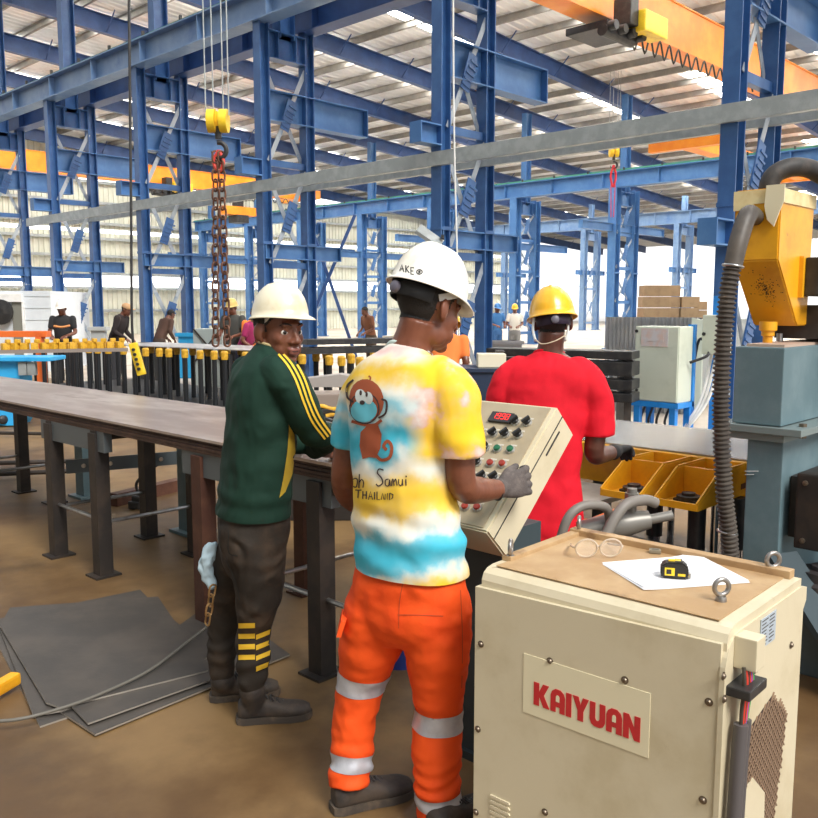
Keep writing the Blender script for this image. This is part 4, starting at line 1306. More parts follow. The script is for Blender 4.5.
# leaning pale sheet next to cabinet
bm = B(); a = mx(686, 408, 9.75); hexa(bm, [mx(686, 410, 9.7), mx(700, 410, 9.7), mx(703, 320, 9.9), mx(692, 318, 9.9)], [p + V(.03, 0, 0) for p in (mx(686, 410, 9.7), mx(700, 410, 9.7), mx(703, 320, 9.9), mx(692, 318, 9.9))])
tag(finish('cover_panel', bm, PALE_GREEN), 'pale grey cover panel standing right of the electric cabinet', 'panel')

# fence, boxes, crates behind
fa = at(606, 320, 13.2); fb = at(702, 320, 12.6)
bm = B()
n = 46
lo = []; hi = []
fd = (fb - fa); fn = V(-fd.y, fd.x, 0).normalized()
for i in range(n + 1):
    p = fa.lerp(fb, i / n); o = fn * (.02 if i % 2 else -.02)
    lo.append(bm.verts.new(V(p.x, p.y, 0) + o)); hi.append(bm.verts.new(V(p.x, p.y, 1.42) + o))
for i in range(n): bm.faces.new((lo[i], lo[i + 1], hi[i + 1], hi[i]))
r_ = bmesh.ops.solidify(bm, geom=list(bm.faces), thickness=.01)
tag(finish('corrugated_fence', bm, mat('corrugated zinc', (.42, .43, .45), .45, .3, (.5, .5, .5), 3, .4, .7)), 'grey corrugated sheet screen behind the electric cabinet', 'screen')
bm = B(); q0 = at(645, 330, 15.0); box(bm, V(q0.x + .6, q0.y - .6, .68), (1.2, 3.4, 1.36), -YAW + pi / 2 + .9); tag(finish('storage_bench', bm, GREY_STEEL), 'grey storage bench behind the corrugated screen carrying the cartons', 'bench')
random.seed(12)
nb = 0
clab = {}
for (xc, wpx, y0, rows_, nm) in ((653, 27, 317, 3, 'left'), (669, 17, 317, 3, 'middle'), (687, 20, 318, 2, 'right'), (700, 12, 319, 2, 'small')):
    pb = at(xc, y0, 15.0)
    w = wpx * 15.0 / FPX
    z = 1.36
    for r2 in range(rows_):
        h = .19 if nm != 'small' else .15
        bm = B(); box(bm, (pb.x, pb.y, z + h / 2 + .002), (w * .95 + random.uniform(-.03, .03), w * .85, h - .008), -YAW + random.uniform(-.08, .08), bevel=.006)
        o = finish('carton', bm, CARD)
        tag(o, '%s carton of the %s stack above the corrugated screen' % (['lowest', 'second', 'topmost', 'fourth'][r2] if rows_ == 3 else ['lower', 'upper'][r2], {'left': 'wide left', 'middle': 'narrow second', 'right': 'third', 'small': 'small far right'}[nm]), 'box', 'cartons above the screen')
        z += h
# dark stacked beams behind the worker in red
bl = ['upper', 'second', 'third', 'lowest']
for i, (y0, y1) in enumerate(((349, 357), (359, 373), (376, 386), (389, 398))):
    D = 9.4
    a = at(492, (y0 + y1) / 2, D + .8); b = at(636, (y0 + y1) / 2, D)
    z = (a.z + b.z) / 2; a.z = b.z = z
    bm = B(); bar(bm, a, b, .35, (y1 - y0) / FPX * D, side=UP, bevel=.01)
    tag(finish('steel_beam', bm, BLACK), '%s black steel beam of the rack behind the worker in red' % bl[i], 'beam', 'black beams behind the worker in red')
bm = B()
for x in (500, 560, 625):
    p = at(x, 360, 9.6); p.z = 0; box(bm, p + UP * .55, (.08, .35, 1.1), -YAW)
tag(finish('beam_rack', bm, DARK_STEEL), 'dark rack posts holding the black beams behind the worker in red', 'rack')
p = at(484, 384, 7.6); bm = B(); box(bm, V(p.x, p.y, .52), (.6, .5, 1.04), -YAW, bevel=.01)
box(bm, V(p.x, p.y, 1.05), (.64, .54, .03), -YAW)
tag(finish('storage_bin', bm, mat('dark blue bin', (.02, .035, .07), .4)), 'dark steel bin between the tie-dye worker and the worker in red', 'bin')
p = at(491, 363, 7.55); bm = B(); box(bm, V(p.x, p.y, 1.065 + .06), (.24, .2, .115), -YAW, bevel=.006); tag(finish('carton', bm, mat('pale carton', (.72, .66, .5), .7)), 'pale carton standing on the dark steel bin', 'box')

# ================================================================== PIN BED (left)
PIN = mat('pin dark steel', (.03, .032, .036), .4, .5)
PINC = mat('pin cap yellow', (.7, .4, .03), .5, 0, (.5, .26, .02), 20, .4, .7)
bm = B(); boxmm(bm, (6.3, 7.2, 0), (8.85, 16.3, .12)); tag(finish('pin_bed', bm, BLACK), 'low black bed frame carrying the rows of yellow capped pins', 'machine bed')


def pin(x, y, h, parent=None):
    t = thing('support_pin', (x, y, .12), 'yellow capped black pin standing in the row behind the plate table', 'pin', 'yellow capped pins')
    bm = B(); cyl(bm, (x, y, .12), (x, y, h - .1), .038, n=10); finish('pin_rod', bm, PIN, t, .6)
    bm = B(); lathe(bm, [(.05, h - .13), (.055, h - .1), (.055, h - .02), (.04, h), (0, h)], (x, y, 0), UP, 10); finish('pin_cap', bm, PINC, t, .6)
    return t


p0 = pin(7.0, 11.0, .93)
random.seed(2)
spots = []
for row, (xx0, xx1, n_) in enumerate(((6.55, 7.75, 26), (7.0, 8.2, 22), (7.6, 8.7, 18))):
    for i in range(n_):
        f = i / (n_ - 1)
        y = 15.6 - f * 7.6 + row * .55
        spots.append((xx0 + (xx1 - xx0) * f + random.uniform(-.05, .05), y + random.uniform(-.08, .08)))
for i, (x, y) in enumerate(spots):
    o = p0 if i == 0 else copy_thing(p0)
    o.location = (x, y, .12)
# plate lying on the pins
def on_pins(pa, pb, w, label, m=None):
    d = (pb - pa); 
    bm = B(); bar(bm, pa, pb, w, .012, side=UP); tag(finish('steel_plate', bm, m or mat('grey bright plate', (.5, .5, .5), .35, .4, (.4, .38, .36), 3, .4, .7)), label, 'steel plate', 'plates on the pin bed')
za_ = .937
a = V(7.55, 13.9, za_); b = V(8.3, 9.2, za_)
on_pins(a, b, 1.05, 'bright steel plate lying on the yellow capped pins')
a = atz(-30, 357, .90); b = atz(128, 354, .9); 
bm = B(); bar(bm, V(a.x, a.y, .965), V(b.x, b.y, .965), .12, .05, side=UP); tag(finish('steel_bar', bm, mat('grey brown bar', (.3, .25, .22), .4, .4)), 'narrow grey steel bar in front of the far worker in black', 'steel bar')
# row of yellow clamps on the bar
for i in range(13):
    x = 4 + i * 9.6
    bm = B()
    c = a.lerp(b, (x + 30) / 158.0); c = V(c.x, c.y, 1.032)
    box(bm, c, (.1, .1, .1), i * .4, bevel=.02); box(bm, c + UP * .07 + R0 * .04, (.06, .07, .06), i * .7, bevel=.015)
    tag(finish('clamp', bm, PINC), 'small yellow clamp standing on the narrow grey steel bar', 'clamp', 'yellow clamps on the bar')
# blue transfer cart and orange beam at the left border
t = thing('transfer_cart', (5.6, 14.2, 0), 'bright blue cart with grey sockets at the left border', 'cart')
a = atz(-40, 369, .5); 
c_ = at(20, 369, 12.6)
DR = Matrix.Rotation(-YAW, 3, 'Z')
def local_box(bm, c, a0, a1, b0, b1, z0, z1, bevel=0.01): 
    box(bm, V(c.x, c.y, 0) + R0 * (a0 + a1) / 2 + D0 * (b0 + b1) / 2 + UP * (z0 + z1) / 2, (a1 - a0, b1 - b0, z1 - z0), DR, bevel=bevel)
px12 = 12.6 / FPX
bm = B(); local_box(bm, c_, -55 * px12, 33 * px12, -.1, .5, at(20, 361, 12.6).z, at(20, 357, 12.6).z); finish('deck', bm, SKY_BLUE, t)
bm = B(); local_box(bm, c_, -55 * px12, 0, 0, .4, .35, at(20, 361, 12.6).z); finish('body', bm, SKY_BLUE, t)
bm = B(); local_box(bm, c_, 0, 8 * px12, -.06, .02, at(20, 375, 12.6).z, at(20, 362, 12.6).z, .004); local_box(bm, c_, 9 * px12, 17 * px12, -.06, .02, at(20, 375, 12.6).z, at(20, 362, 12.6).z, .004); finish('socket', bm, GREY_STEEL, t)
for s_ in (-50, -5, 28):
    bm = B(); local_box(bm, c_, s_ * px12, (s_ + 4) * px12, .1, .2, 0, .8); finish('leg', bm, BLACK, t)
t = thing('beam_trestle', (6.2, 15.1, 0), 'orange red steel beam on stubby posts at the left border', 'beam')
c_ = at(15, 334, 15.5); q_ = 15.5 / FPX
bm = B(); local_box(bm, c_, -40 * q_, 34 * q_, -.1, .1, at(0, 337, 15.5).z, at(0, 331, 15.5).z); finish('beam', bm, ORANGE_RED, t)
for s_ in (-30, 22):
    bm = B(); local_box(bm, c_, s_ * q_, (s_ + 6) * q_, -.1, .1, 0, at(0, 337, 15.5).z); finish('post', bm, ORANGE_RED, t)
# small blue wedge and yellow block on the floor at left
t = thing('blue_chock', atz(5, 425, .2), 'bright blue steel trough under the table at the left border', 'trough')
p = atz(2, 427, 0.0); bm = B(); 
prism(bm, [(-.3, 0), (.2, 0), (.34, .2), (-.3, .2)], V(p.x, p.y, .02), R0, UP, D0 * .4); finish('trough_body', bm, SKY_BLUE, t)
bm = B(); ellipsoid(bm, p + R0 * .03 + UP * .1 - D0 * .02, (.07, .04, .06)); finish('bolt_boss', bm, BLACK, t)
bm = B(); p = atz(2, 437, 0.0) - D0 * .35; box(bm, p + UP * .09 - R0 * .02, (.14, .12, .1), -YAW, bevel=.006); bm_ = bm; tag(finish('chock_block', bm, YELLOW), 'yellow block before the blue trough at the left border', 'block')
# under-table frame: blue grey posts, flat bar and foot pedal
uf = thing('roller_frame', (3.6, 6.0, 0), 'blue grey conveyor frame standing behind the trestle table', 'conveyor')
for (x, y) in ((77, 503), (184, 541)):
    p = atz(x, y, 0) + D0 * .25
    bm = B(); box(bm, p + UP * .42, (.14, .14, .84), 0); box(bm, p + UP * .01, (.24, .24, .02)); finish('post', bm, MACHINE_GREY, uf)
pa = atz(77, 503, 0) + D0 * .25; pb = atz(184, 541, 0) + D0 * .25
bm = B(); bar(bm, pa + UP * .80, pb + UP * .80 + (pb - pa) * .6, .1, .16, side=UP); finish('side_beam', bm, MACHINE_GREY, uf)
bm = B(); a = at(66, 467, 6.2); b = at(210, 455, 6.6); bar(bm, a, b, .012, .1, side=UP); finish('flat_bar', bm, mat('grey flat bar', (.1, .12, .13), .4, .3), uf)
bm = B()
for f in (.12, .3, .55, .65, .8): lathe(bm, [(.016, 0), (.016, .01), (0, .01)], a.lerp(b, f) - D0 * .007, -D0, 8)
finish('bolt', bm, STEEL, uf)
# floor rods / rails
for i, (p, q, nm) in enumerate((((0, 433), (60, 434), 'upper'), ((0, 463), (75, 461), 'middle'), ((0, 474), (70, 471), 'lower'))):
    a = atz(*p, .05) ; b = atz(*q, .05)
    bm = B(); cyl(bm, a + (a - b) * .8, b + (b - a) * .35, .022, n=8); tag(finish('floor_rod', bm, DARK_STEEL), '%s of the dark rods lying on the floor behind the table legs' % nm, 'rod', 'rods on the floor')
fpd = atz(140, 508, 0) 
t = thing('foot_pedal', fpd, 'black foot pedal with a bent cable under the trestle table', 'pedal')
bm = B(); box(bm, fpd + UP * .035, (.16, .1, .06), .3, bevel=.01); box(bm, fpd + UP * .08, (.1, .08, .05), .3, bevel=.01); finish('pedal_body', bm, BLACK, t)
bm = B(); tube(bm, [fpd + UP * .09, fpd + UP * .2 - R0 * .02, fpd + UP * .3 + R0 * .08, fpd + UP * .38 + R0 * .2, fpd + UP * .42 + R0 * .28], .012, 8); finish('cable', bm, BLACK, t, 1)
a = atz(113, 500, .05); b = atz(180, 484, .05); bm = B(); bar(bm, V(a.x, a.y, .05), V(b.x, b.y, .05), .1, .1, side=UP); tag(finish('floor_bar', bm, RUST), 'rust brown square bar lying on the floor under the table', 'bar')

# things seen between the two near workers
p = at(325, 394, 6.5)
bm = B(); box(bm, V(p.x, p.y, .9) , (.5, .3, .1), -YAW + .1, bevel=.008); tag(finish('steel_block', bm, mat('grey brown block', (.3, .24, .2), .5, .2)), 'grey brown block lying behind the arm of the green jersey', 'block')
p = at(330, 384, 6.9)
bm = B(); prism(bm, [(-.25, 0), (.3, 0), (.28, .07), (.08, .1), (-.25, .06)], V(p.x, p.y, .95), R0, UP, D0 * .2); tag(finish('steel_offcut', bm, mat('pale offcut', (.4, .36, .33), .5, .2)), 'pale steel offcut lying behind the grey brown block', 'offcut')
bm = B(); p = at(325, 395, 6.6); box(bm, V(p.x, p.y, .42), (.9, .5, .84), -YAW, bevel=.01); tag(finish('offcut_stand', bm, DARK_STEEL), 'dark stand carrying the steel offcuts between the near workers', 'stand')
for i, (y0, y1, lb) in enumerate(((338, 343, 'upper'), (346, 352, 'lower'))):
    a = at(303, (y0 + y1) / 2, 10.4); b = at(400, (y0 + y1) / 2 + 1, 10.9); z = (a.z + b.z) / 2; a.z = b.z = z
    bm = B(); bar(bm, a, b, .3, (y1 - y0) / FPX * 10.6, side=UP); tag(finish('rail_beam', bm, BLACK), '%s dark beam behind the green jersey worker' % lb, 'beam', 'dark beams beyond the workers')
for i, (dx, dy) in enumerate(((0, 0), (7, 4), (14, 8), (3, 12))):
    bm = B()
    p = [at(312 + dx, 408 + dy, 4.6), at(322 + dx, 406 + dy, 4.6), at(332 + dx, 409 + dy, 4.6), at(345 + dx, 408 + dy, 4.6), at(352 + dx, 414 + dy, 4.7)]
    tube(bm, p, .011, 8); tag(finish('hose', bm, PINC if i % 2 == 0 else BLACK, smooth=1), ['uppermost yellow hose', 'upper black hose', 'lower yellow hose', 'lower black hose'][i] + ' coiled between green jersey and tie-dye shirt', 'hose', 'hoses between the near workers')

# white booth and stores far left
bt = thing('plant_booth', at(20, 330, 21), 'pale block walled booth at the left border with a dark doorway', 'booth')
bq = 21 / FPX
c_ = at(20, 330, 21)
bm = B(); local_box(bm, c_, -60 * bq, 32 * bq, 0, 2.5, 0, at(20, 291, 21).z); finish('wall', bm, mat('pale block wall', (.6, .64, .68), .7, 0, (.68, .72, .75), 1.5, .4, .7), bt)
bm = B(); zz0 = .3; zt0 = at(20, 302, 21).z; local_box(bm, c_, -6 * bq, 4 * bq, -.04, .02, .1, zt0); finish('doorway', bm, mat('dim doorway', (.2, .2, .17), .7), bt)
bm = B(); local_box(bm, c_, -30 * bq, 5 * bq, -.1, .02, zt0, zt0 + .2); local_box(bm, c_, 4 * bq, 6 * bq, -.08, .02, 0, zt0); finish('door_trim', bm, WHITE, bt)
bm = B()
for i in range(7): local_box(bm, c_, 6 * bq, 31.5 * bq, -.012, .0, .4 + i * .28, .405 + i * .28, 0)
finish('mortar_line', bm, GREY_STEEL, bt)
bm = B(); p = at(1, 312, 20.9); lathe(bm, [(.3, 0), (.3, .05), (.1, .08), (0, .08)], p, -D0, 24); finish('fan_opening', bm, BLACK, bt)
# grey crate with crossed ribs and other far objects
p = at(214, 333, 16.9); t = thing('ribbed_crate', V(p.x, p.y, 0), 'grey steel crate with a crossed face beside the hanging chain', 'crate')
q_ = 16.9 / FPX
bm = B(); local_box(bm, p, -21 * q_, 8 * q_, 0, .6, 0, at(0, 329, 16.9).z); finish('body', bm, mat('crate grey', (.3, .34, .33), .5), t)
bm = B()
a = p - R0 * 20 * q_ - D0 * .02; b = p + R0 * 7 * q_ - D0 * .02
zt1 = at(0, 329, 16.9).z; bar(bm, V(a.x, a.y, .5), V(b.x, b.y, zt1), .03, .03); bar(bm, V(a.x, a.y, zt1), V(b.x, b.y, .5), .03, .03)
finish('cross_rib', bm, DARK_STEEL, t)
random.seed(9)
far = [((150, 350), (0.03, 0.03, 0.03), 17.5, 26, 14, 'dark low machine bench right of the bending far worker'),
       ((98, 340), (0.4, 0.42, 0.42), 19, 14, 26, 'pale grey machine body left of the bending far worker'),
       ((186, 340), (0.02, 0.3, 0.6), 19, 16, 14, 'small blue bin behind the hanging chain'),
       ((392, 345), (0.6, 0.55, 0.45), 17, 14, 18, 'cream box between the two white hard hats'),
       ((665, 345), (0.5, 0.48, 0.45), 22, 10, 6, 'pale block stack left of the electric cabinet'),
       ((505, 345), (0.2, 0.2, 0.22), 21, 34, 8, 'dark plate pile behind the far pair of workers')]
for (xy, cc, D, wpx, hpx, lb) in far:
    p = at(*xy, D); q_ = D / FPX
    bm = B(); local_box(bm, p, -wpx * q_ / 2, wpx * q_ / 2, 0, wpx * q_ * .6, 0, p.z + hpx * q_ / 2, .03)
    local_box(bm, p, -wpx * q_ / 2 - .05, wpx * q_ / 2 + .05, -.05, wpx * q_ * .6 + .05, p.z + hpx * q_ / 2 - .08, p.z + hpx * q_ / 2, .01)
    tag(finish('storage_box' if 'box' in lb or 'bin' in lb else 'machine_bench', bm, mat('far %s' % lb[:12], cc, .5)), lb, 'box' if 'box' in lb or 'bin' in lb else 'bench')
# ================================================================== PEOPLE
SKIN_A = mat('brown skin', (0.2, 0.068, 0.036), .42, 0, (0.15, 0.05, 0.027), 14, .4, .7, .04, 120, spec=.5)
SKIN_B = mat('dark brown skin', (0.17, 0.06, 0.033), .38, 0, (0.12, 0.042, 0.024), 14, .4, .7, .04, 120, spec=.5)
SKIN_C = mat('deep brown skin', (0.12, 0.046, 0.031), .42, 0, (0.085, 0.033, 0.023), 14, .4, .7, spec=.5)
LIP = mat('lip skin', (0.24, 0.085, 0.065), .38)
HAIR = mat('black hair', (0.012, 0.01, 0.01), .75, 0, None, bump=.5, bscale=260)
EYEW = mat('eye white', (.75, .72, .68), .25)
IRIS = mat('dark iris', (.012, .006, .005), .2)
GLOVE = mat('grey work glove', (0.085, 0.07, 0.066), .8, 0, (0.14, 0.115, 0.105), 30, .4, .7, .3, 300)
BOOT = mat('dusty work boot', (0.028, 0.023, 0.021), .7, 0, (0.075, 0.055, 0.04), 9, .4, .7, .15, 60)
SOLE = mat('boot sole', (0.05, 0.04, 0.032), .8, 0, (.15, .11, .075), 8, .45, .7)


def ringloft(bm, rings, n=24, per=5):
    """rings: (centre, vector a, vector b, exponent)"""
    def cat(k):
        vals = [Vector(r[k]) for r in rings]
        return catmull(vals, per)
    C, A_, B_ = cat(0), cat(1), cat(2)
    m = len(C)
    ex = np.interp(np.linspace(0, len(rings) - 1, m), range(len(rings)), [r[3] if len(r) > 3 else 2.0 for r in rings])
    R = []
    for i in range(m):
        row = []
        for k in range(n):
            t = 2 * pi * k / n
            c, s = cos(t), sin(t)
            e = 2.0 / ex[i]
            row.append(bm.verts.new(C[i] + A_[i] * (abs(c) ** e * (1 if c >= 0 else -1)) + B_[i] * (abs(s) ** e * (1 if s >= 0 else -1))))
        R.append(row)
    for i in range(m - 1):
        for k in range(n):
            j = (k + 1) % n
            bm.faces.new((R[i][k], R[i][j], R[i + 1][j], R[i + 1][k]))
    bm.faces.new(R[0][::-1]); bm.faces.new(R[-1])


def limb(bm, pr, n=16, per=5, open_end=False):
    """pr: list of (point, radius)"""
    tube(bm, [p for p, r in pr], [r for p, r in pr], n, per)
    for p, r in ((pr[0],) if open_end else (pr[0], pr[-1])): ellipsoid(bm, p, r * .98, None, 12, 8)


def remeshed(bm, voxel, smooth=4, fac=.5):
    bmesh.ops.recalc_face_normals(bm, faces=bm.faces)
    me = bpy.data.meshes.new('tmp'); bm.to_mesh(me); bm.free()
    o = bpy.data.objects.new('tmp', me); COL.objects.link(o)
    r = o.modifiers.new('r', 'REMESH'); r.mode = 'VOXEL'; r.voxel_size = voxel; r.use_smooth_shade = True
    if smooth:
        s = o.modifiers.new('s', 'SMOOTH'); s.factor = fac; s.iterations = smooth
    dg = bpy.context.evaluated_depsgraph_get()
    out = bpy.data.meshes.new_from_object(o.evaluated_get(dg))
    bpy.data.objects.remove(o); bpy.data.meshes.remove(me)
    return out


def displace(me, fn):
    nv = len(me.vertices)
    no = np.empty(nv * 3); me.vertex_normals.foreach_get('vector', no)
    co = np.empty(nv * 3); me.vertices.foreach_get('co', co)
    no = no.reshape(-1, 3); co = co.reshape(-1, 3)
    d = np.array([fn(Vector(c)) for c in co])
    co += no * d[:, None]
    me.vertices.foreach_set('co', co.ravel()); me.update()


def folds(amp, sx=9, sz=15, seed=0.0):
    def fn(p):
        q = V(p.x * sx + seed, p.y * sx, p.z * sz)
        return amp * (noise.noise(q) + .5 * noise.noise(q * 2.1))
    return fn


def bvh_of(me): return BVHTree.FromPolygons([v.co.copy() for v in me.vertices], [p.vertices[:] for p in me.polygons])


def shell(me, keep, off, name, m, parent, planes=(), closed_to=None):
    """a band of the surface cut out by planes and lifted by off"""
    bm = B(); bm.from_mesh(me)
    for (co, no) in planes:
        bmesh.ops.bisect_plane(bm, geom=list(bm.verts) + list(bm.edges) + list(bm.faces), plane_co=co, plane_no=no, clear_outer=True)
    if keep is not None:
        dele = [f for f in bm.faces if not keep(f.calc_center_median())]
        bmesh.ops.delete(bm, geom=dele, context='FACES')
    bm.normal_update()
    for v, n in [(v, v.normal.copy()) for v in bm.verts]: v.co += n * off
    me2 = bpy.data.meshes.new(name); bm.to_mesh(me2); bm.free()
    return link(name, me2, m, parent, 3.2)


def cast(bvh, x, y, off):
    d = sight(x, y).normalized()
    h = bvh.ray_cast(CAM, d)
    if h[0] is None: return None
    n = h[1] if h[1].dot(d) < 0 else -h[1]
    return h[0] + n * off


def decal(bvh, shapes, off, name, m, parent):
    """flat printed shapes laid on the cloth. shapes: polygons ('p', pts) or strokes ('s', pts, width)"""
    bm = B()
    for sh in shapes:
        if sh[0] == 's':
            pts = catmull([V(p[0], p[1], 0) for p in sh[1]], 5) if len(sh[1]) > 2 else [V(*sh[1][0], 0).lerp(V(*sh[1][1], 0), i / 6) for i in range(7)]
            if len(sh) > 3: pts = [V(*p, 0) for p in sh[1]]
            w = sh[2]
            prev = None
            for i, p in enumerate(pts):
                t = pts[min(i + 1, len(pts) - 1)] - pts[max(i - 1, 0)]
                if t.length < 1e-6: continue
                nrm = V(-t.y, t.x, 0).normalized() * w / 2
                a = cast(bvh, p.x + nrm.x, p.y + nrm.y, off); b = cast(bvh, p.x - nrm.x, p.y - nrm.y, off)
                if a is None or b is None: prev = None; continue
                cur = (bm.verts.new(a), bm.verts.new(b))
                if prev and (prev[0].co - cur[0].co).length < .05: bm.faces.new((prev[0], cur[0], cur[1], prev[1]))
                prev = cur
        else:
            t2 = B()
            vs = [t2.verts.new((p[0], p[1], 0)) for p in sh[1]]
            t2.faces.new(vs)
            bmesh.ops.triangulate(t2, faces=list(t2.faces))
            for _ in range(4):
                long_ = [e for e in t2.edges if e.calc_length() > 3.0]
                if not long_: break
                bmesh.ops.subdivide_edges(t2, edges=long_, cuts=1)
                bmesh.ops.triangulate(t2, faces=list(t2.faces))
            mp = {}
            for v in t2.verts: 
                c = cast(bvh, v.co.x, v.co.y, off); mp[v] = None if c is None else bm.verts.new(c)
            for f in t2.faces:
                q = [mp[v] for v in f.verts]
                if None in q: continue
                if max((q[i].co - q[i - 1].co).length for i in range(3)) > .06: continue
                bm.faces.new(q)
            t2.free()
    me2 = bpy.data.meshes.new(name); bm.normal_update(); bm.to_mesh(me2); bm.free()
    return link(name, me2, m, parent, 3.2)


def ell(cx, cy, rx, ry, rot=0, n=20):
    r = radians(rot)
    return [(cx + rx * cos(t) * cos(r) - ry * sin(t) * sin(r), cy + rx * cos(t) * sin(r) + ry * sin(t) * cos(r)) for t in np.linspace(0, 2 * pi, n + 1)[:-1]]


def axes(phi_deg, pitch=0, roll=0):
    """person's right, forward, up when turned phi to the right of straight away from the camera; pitch > 0 looks down"""
    p = radians(phi_deg)
    s = R0 * cos(p) - D0 * sin(p); f = R0 * sin(p) + D0 * cos(p)
    q = radians(-pitch)
    f2 = f * cos(q) + UP * sin(q); u2 = UP * cos(q) - f * sin(q)
    r = radians(roll)
    s3 = s * cos(r) + u2 * sin(r); u3 = u2 * cos(r) - s * sin(r)
    return s3, f2, u3


def add_head(bm, c, ax, neck_base, neck_r=.058, k=1.0, face=True):
    s, f, u = ax
    def P(x, y, z): return c + (s * x + f * y + u * z) * k
    M = Matrix((s, f, u)).transposed()
    def E_(p, r, seg=20, rg=14): ellipsoid(bm, P(*p), tuple(q * k for q in r), M, seg, rg)
    E_((0, -.015, .035), (.076, .098, .09), 28, 20)
    E_((0, .03, -.025), (.064, .064, .09), 24, 16)
    E_((0, .035, -.08), (.05, .05, .036))
    E_((0, .074, -.1), (.022, .018, .018))
    for g in (-1, 1):
        E_((g * .042, .052, -.024), (.021, .03, .026)); E_((g * .042, .015, -.07), (.02, .036, .036)); E_((g * .034, .045, -.06), (.024, .034, .034))
    if face:
        E_((0, .083, .026), (.05, .014, .012))
        tube(bm, [P(0, .09, .015), P(0, .1, -.008), P(0, .112, -.03)], [.008 * k, .009 * k, .013 * k], 12)
        E_((0, .112, -.032), (.0145, .0135, .0125))
        for g in (-1, 1): E_((g * .0165, .101, -.035), (.0105, .012, .0095))
        E_((0, .092, -.061), (.026, .014, .0095)); E_((0, .09, -.075), (.023, .0135, .0095))
        for g in (-1, 1):
            tube(bm, [P(g * .015, .084, .001), P(g * .023, .0865, .0082), P(g * .034, .085, .009), P(g * .047, .073, .003)], [.003 * k, .0036 * k, .0036 * k, .003 * k], 8)
            tube(bm, [P(g * .015, .083, -.003), P(g * .025, .0845, -.012), P(g * .036, .082, -.011), P(g * .047, .073, -.002)], [.003 * k, .004 * k, .004 * k, .003 * k], 8)
    for g in (-1, 1):
        me_ = Matrix.Rotation(g * .35, 3, u) @ M
        ellipsoid(bm, P(g * .083, -.013, -.004), (.0095 * k, .021 * k, .034 * k), me_, 12, 10)
        ellipsoid(bm, P(g * .074, -.004, -.03), (.008 * k, .009 * k, .012 * k), me_, 10, 8)
    top = P(0, -.028, -.035)
    tube(bm, [top, top.lerp(neck_base, .55), neck_base], [neck_r * .98, neck_r, neck_r * 1.15], 18)


def head_parts(root, c, ax, k=1.0, hair_me=None, face=True, iris_dir=None):
    s, f, u = ax
    def P(x, y, z): return c + (s * x + f * y + u * z) * k
    M = Matrix((s, f, u)).transposed()
    if face:
        for g in (-1, 1):
            bm = B(); ce = P(g * .0315, .0742, -.0005); ellipsoid(bm, ce, (.0145 * k, .0135 * k, .0125 * k), M, 18, 12)
            eb = finish('eye', bm, EYEW, root, 3.2)
            d = iris_dir if iris_dir is not None else f
            d = d.normalized()
            bm = B(); ellipsoid(bm, ce + d * .0105 * k, (.0075 * k, .0075 * k, .004 * k), Matrix(frame_to(d)).transposed(), 14, 10)
            finish('iris', bm, IRIS, eb, 3.2)
            bm = B(); tube(bm, [P(g * .013, .094, .024), P(g * .027, .094, .03), P(g * .042, .082, .029), P(g * .05, .072, .023)], [.002, .0035, .003, .0015], 8)
            finish('eyebrow', bm, HAIR, root, 3.2)


def head_hair(root, me, c, ax, k=1.0):
    s, f, u = ax
    def keep(p):
        q = (p - c) / k
        x, y, z = q.dot(s), q.dot(f), q.dot(u)
        if abs(x) > .083 or z > .2: return False
        if abs(x) > .066 and -.034 < y < .012 and -.045 < z < .028: return False
        if z > .07: return True
        if z > .0 and y < .018 + max(0, z - .02) * 1.1: return True
        if z > -.045 and y < -.03: return True
        return z > -.035 and y < .0 and abs(x) > .05 and z > -.01
    return shell(me, keep, .0025, 'hair', HAIR, root)


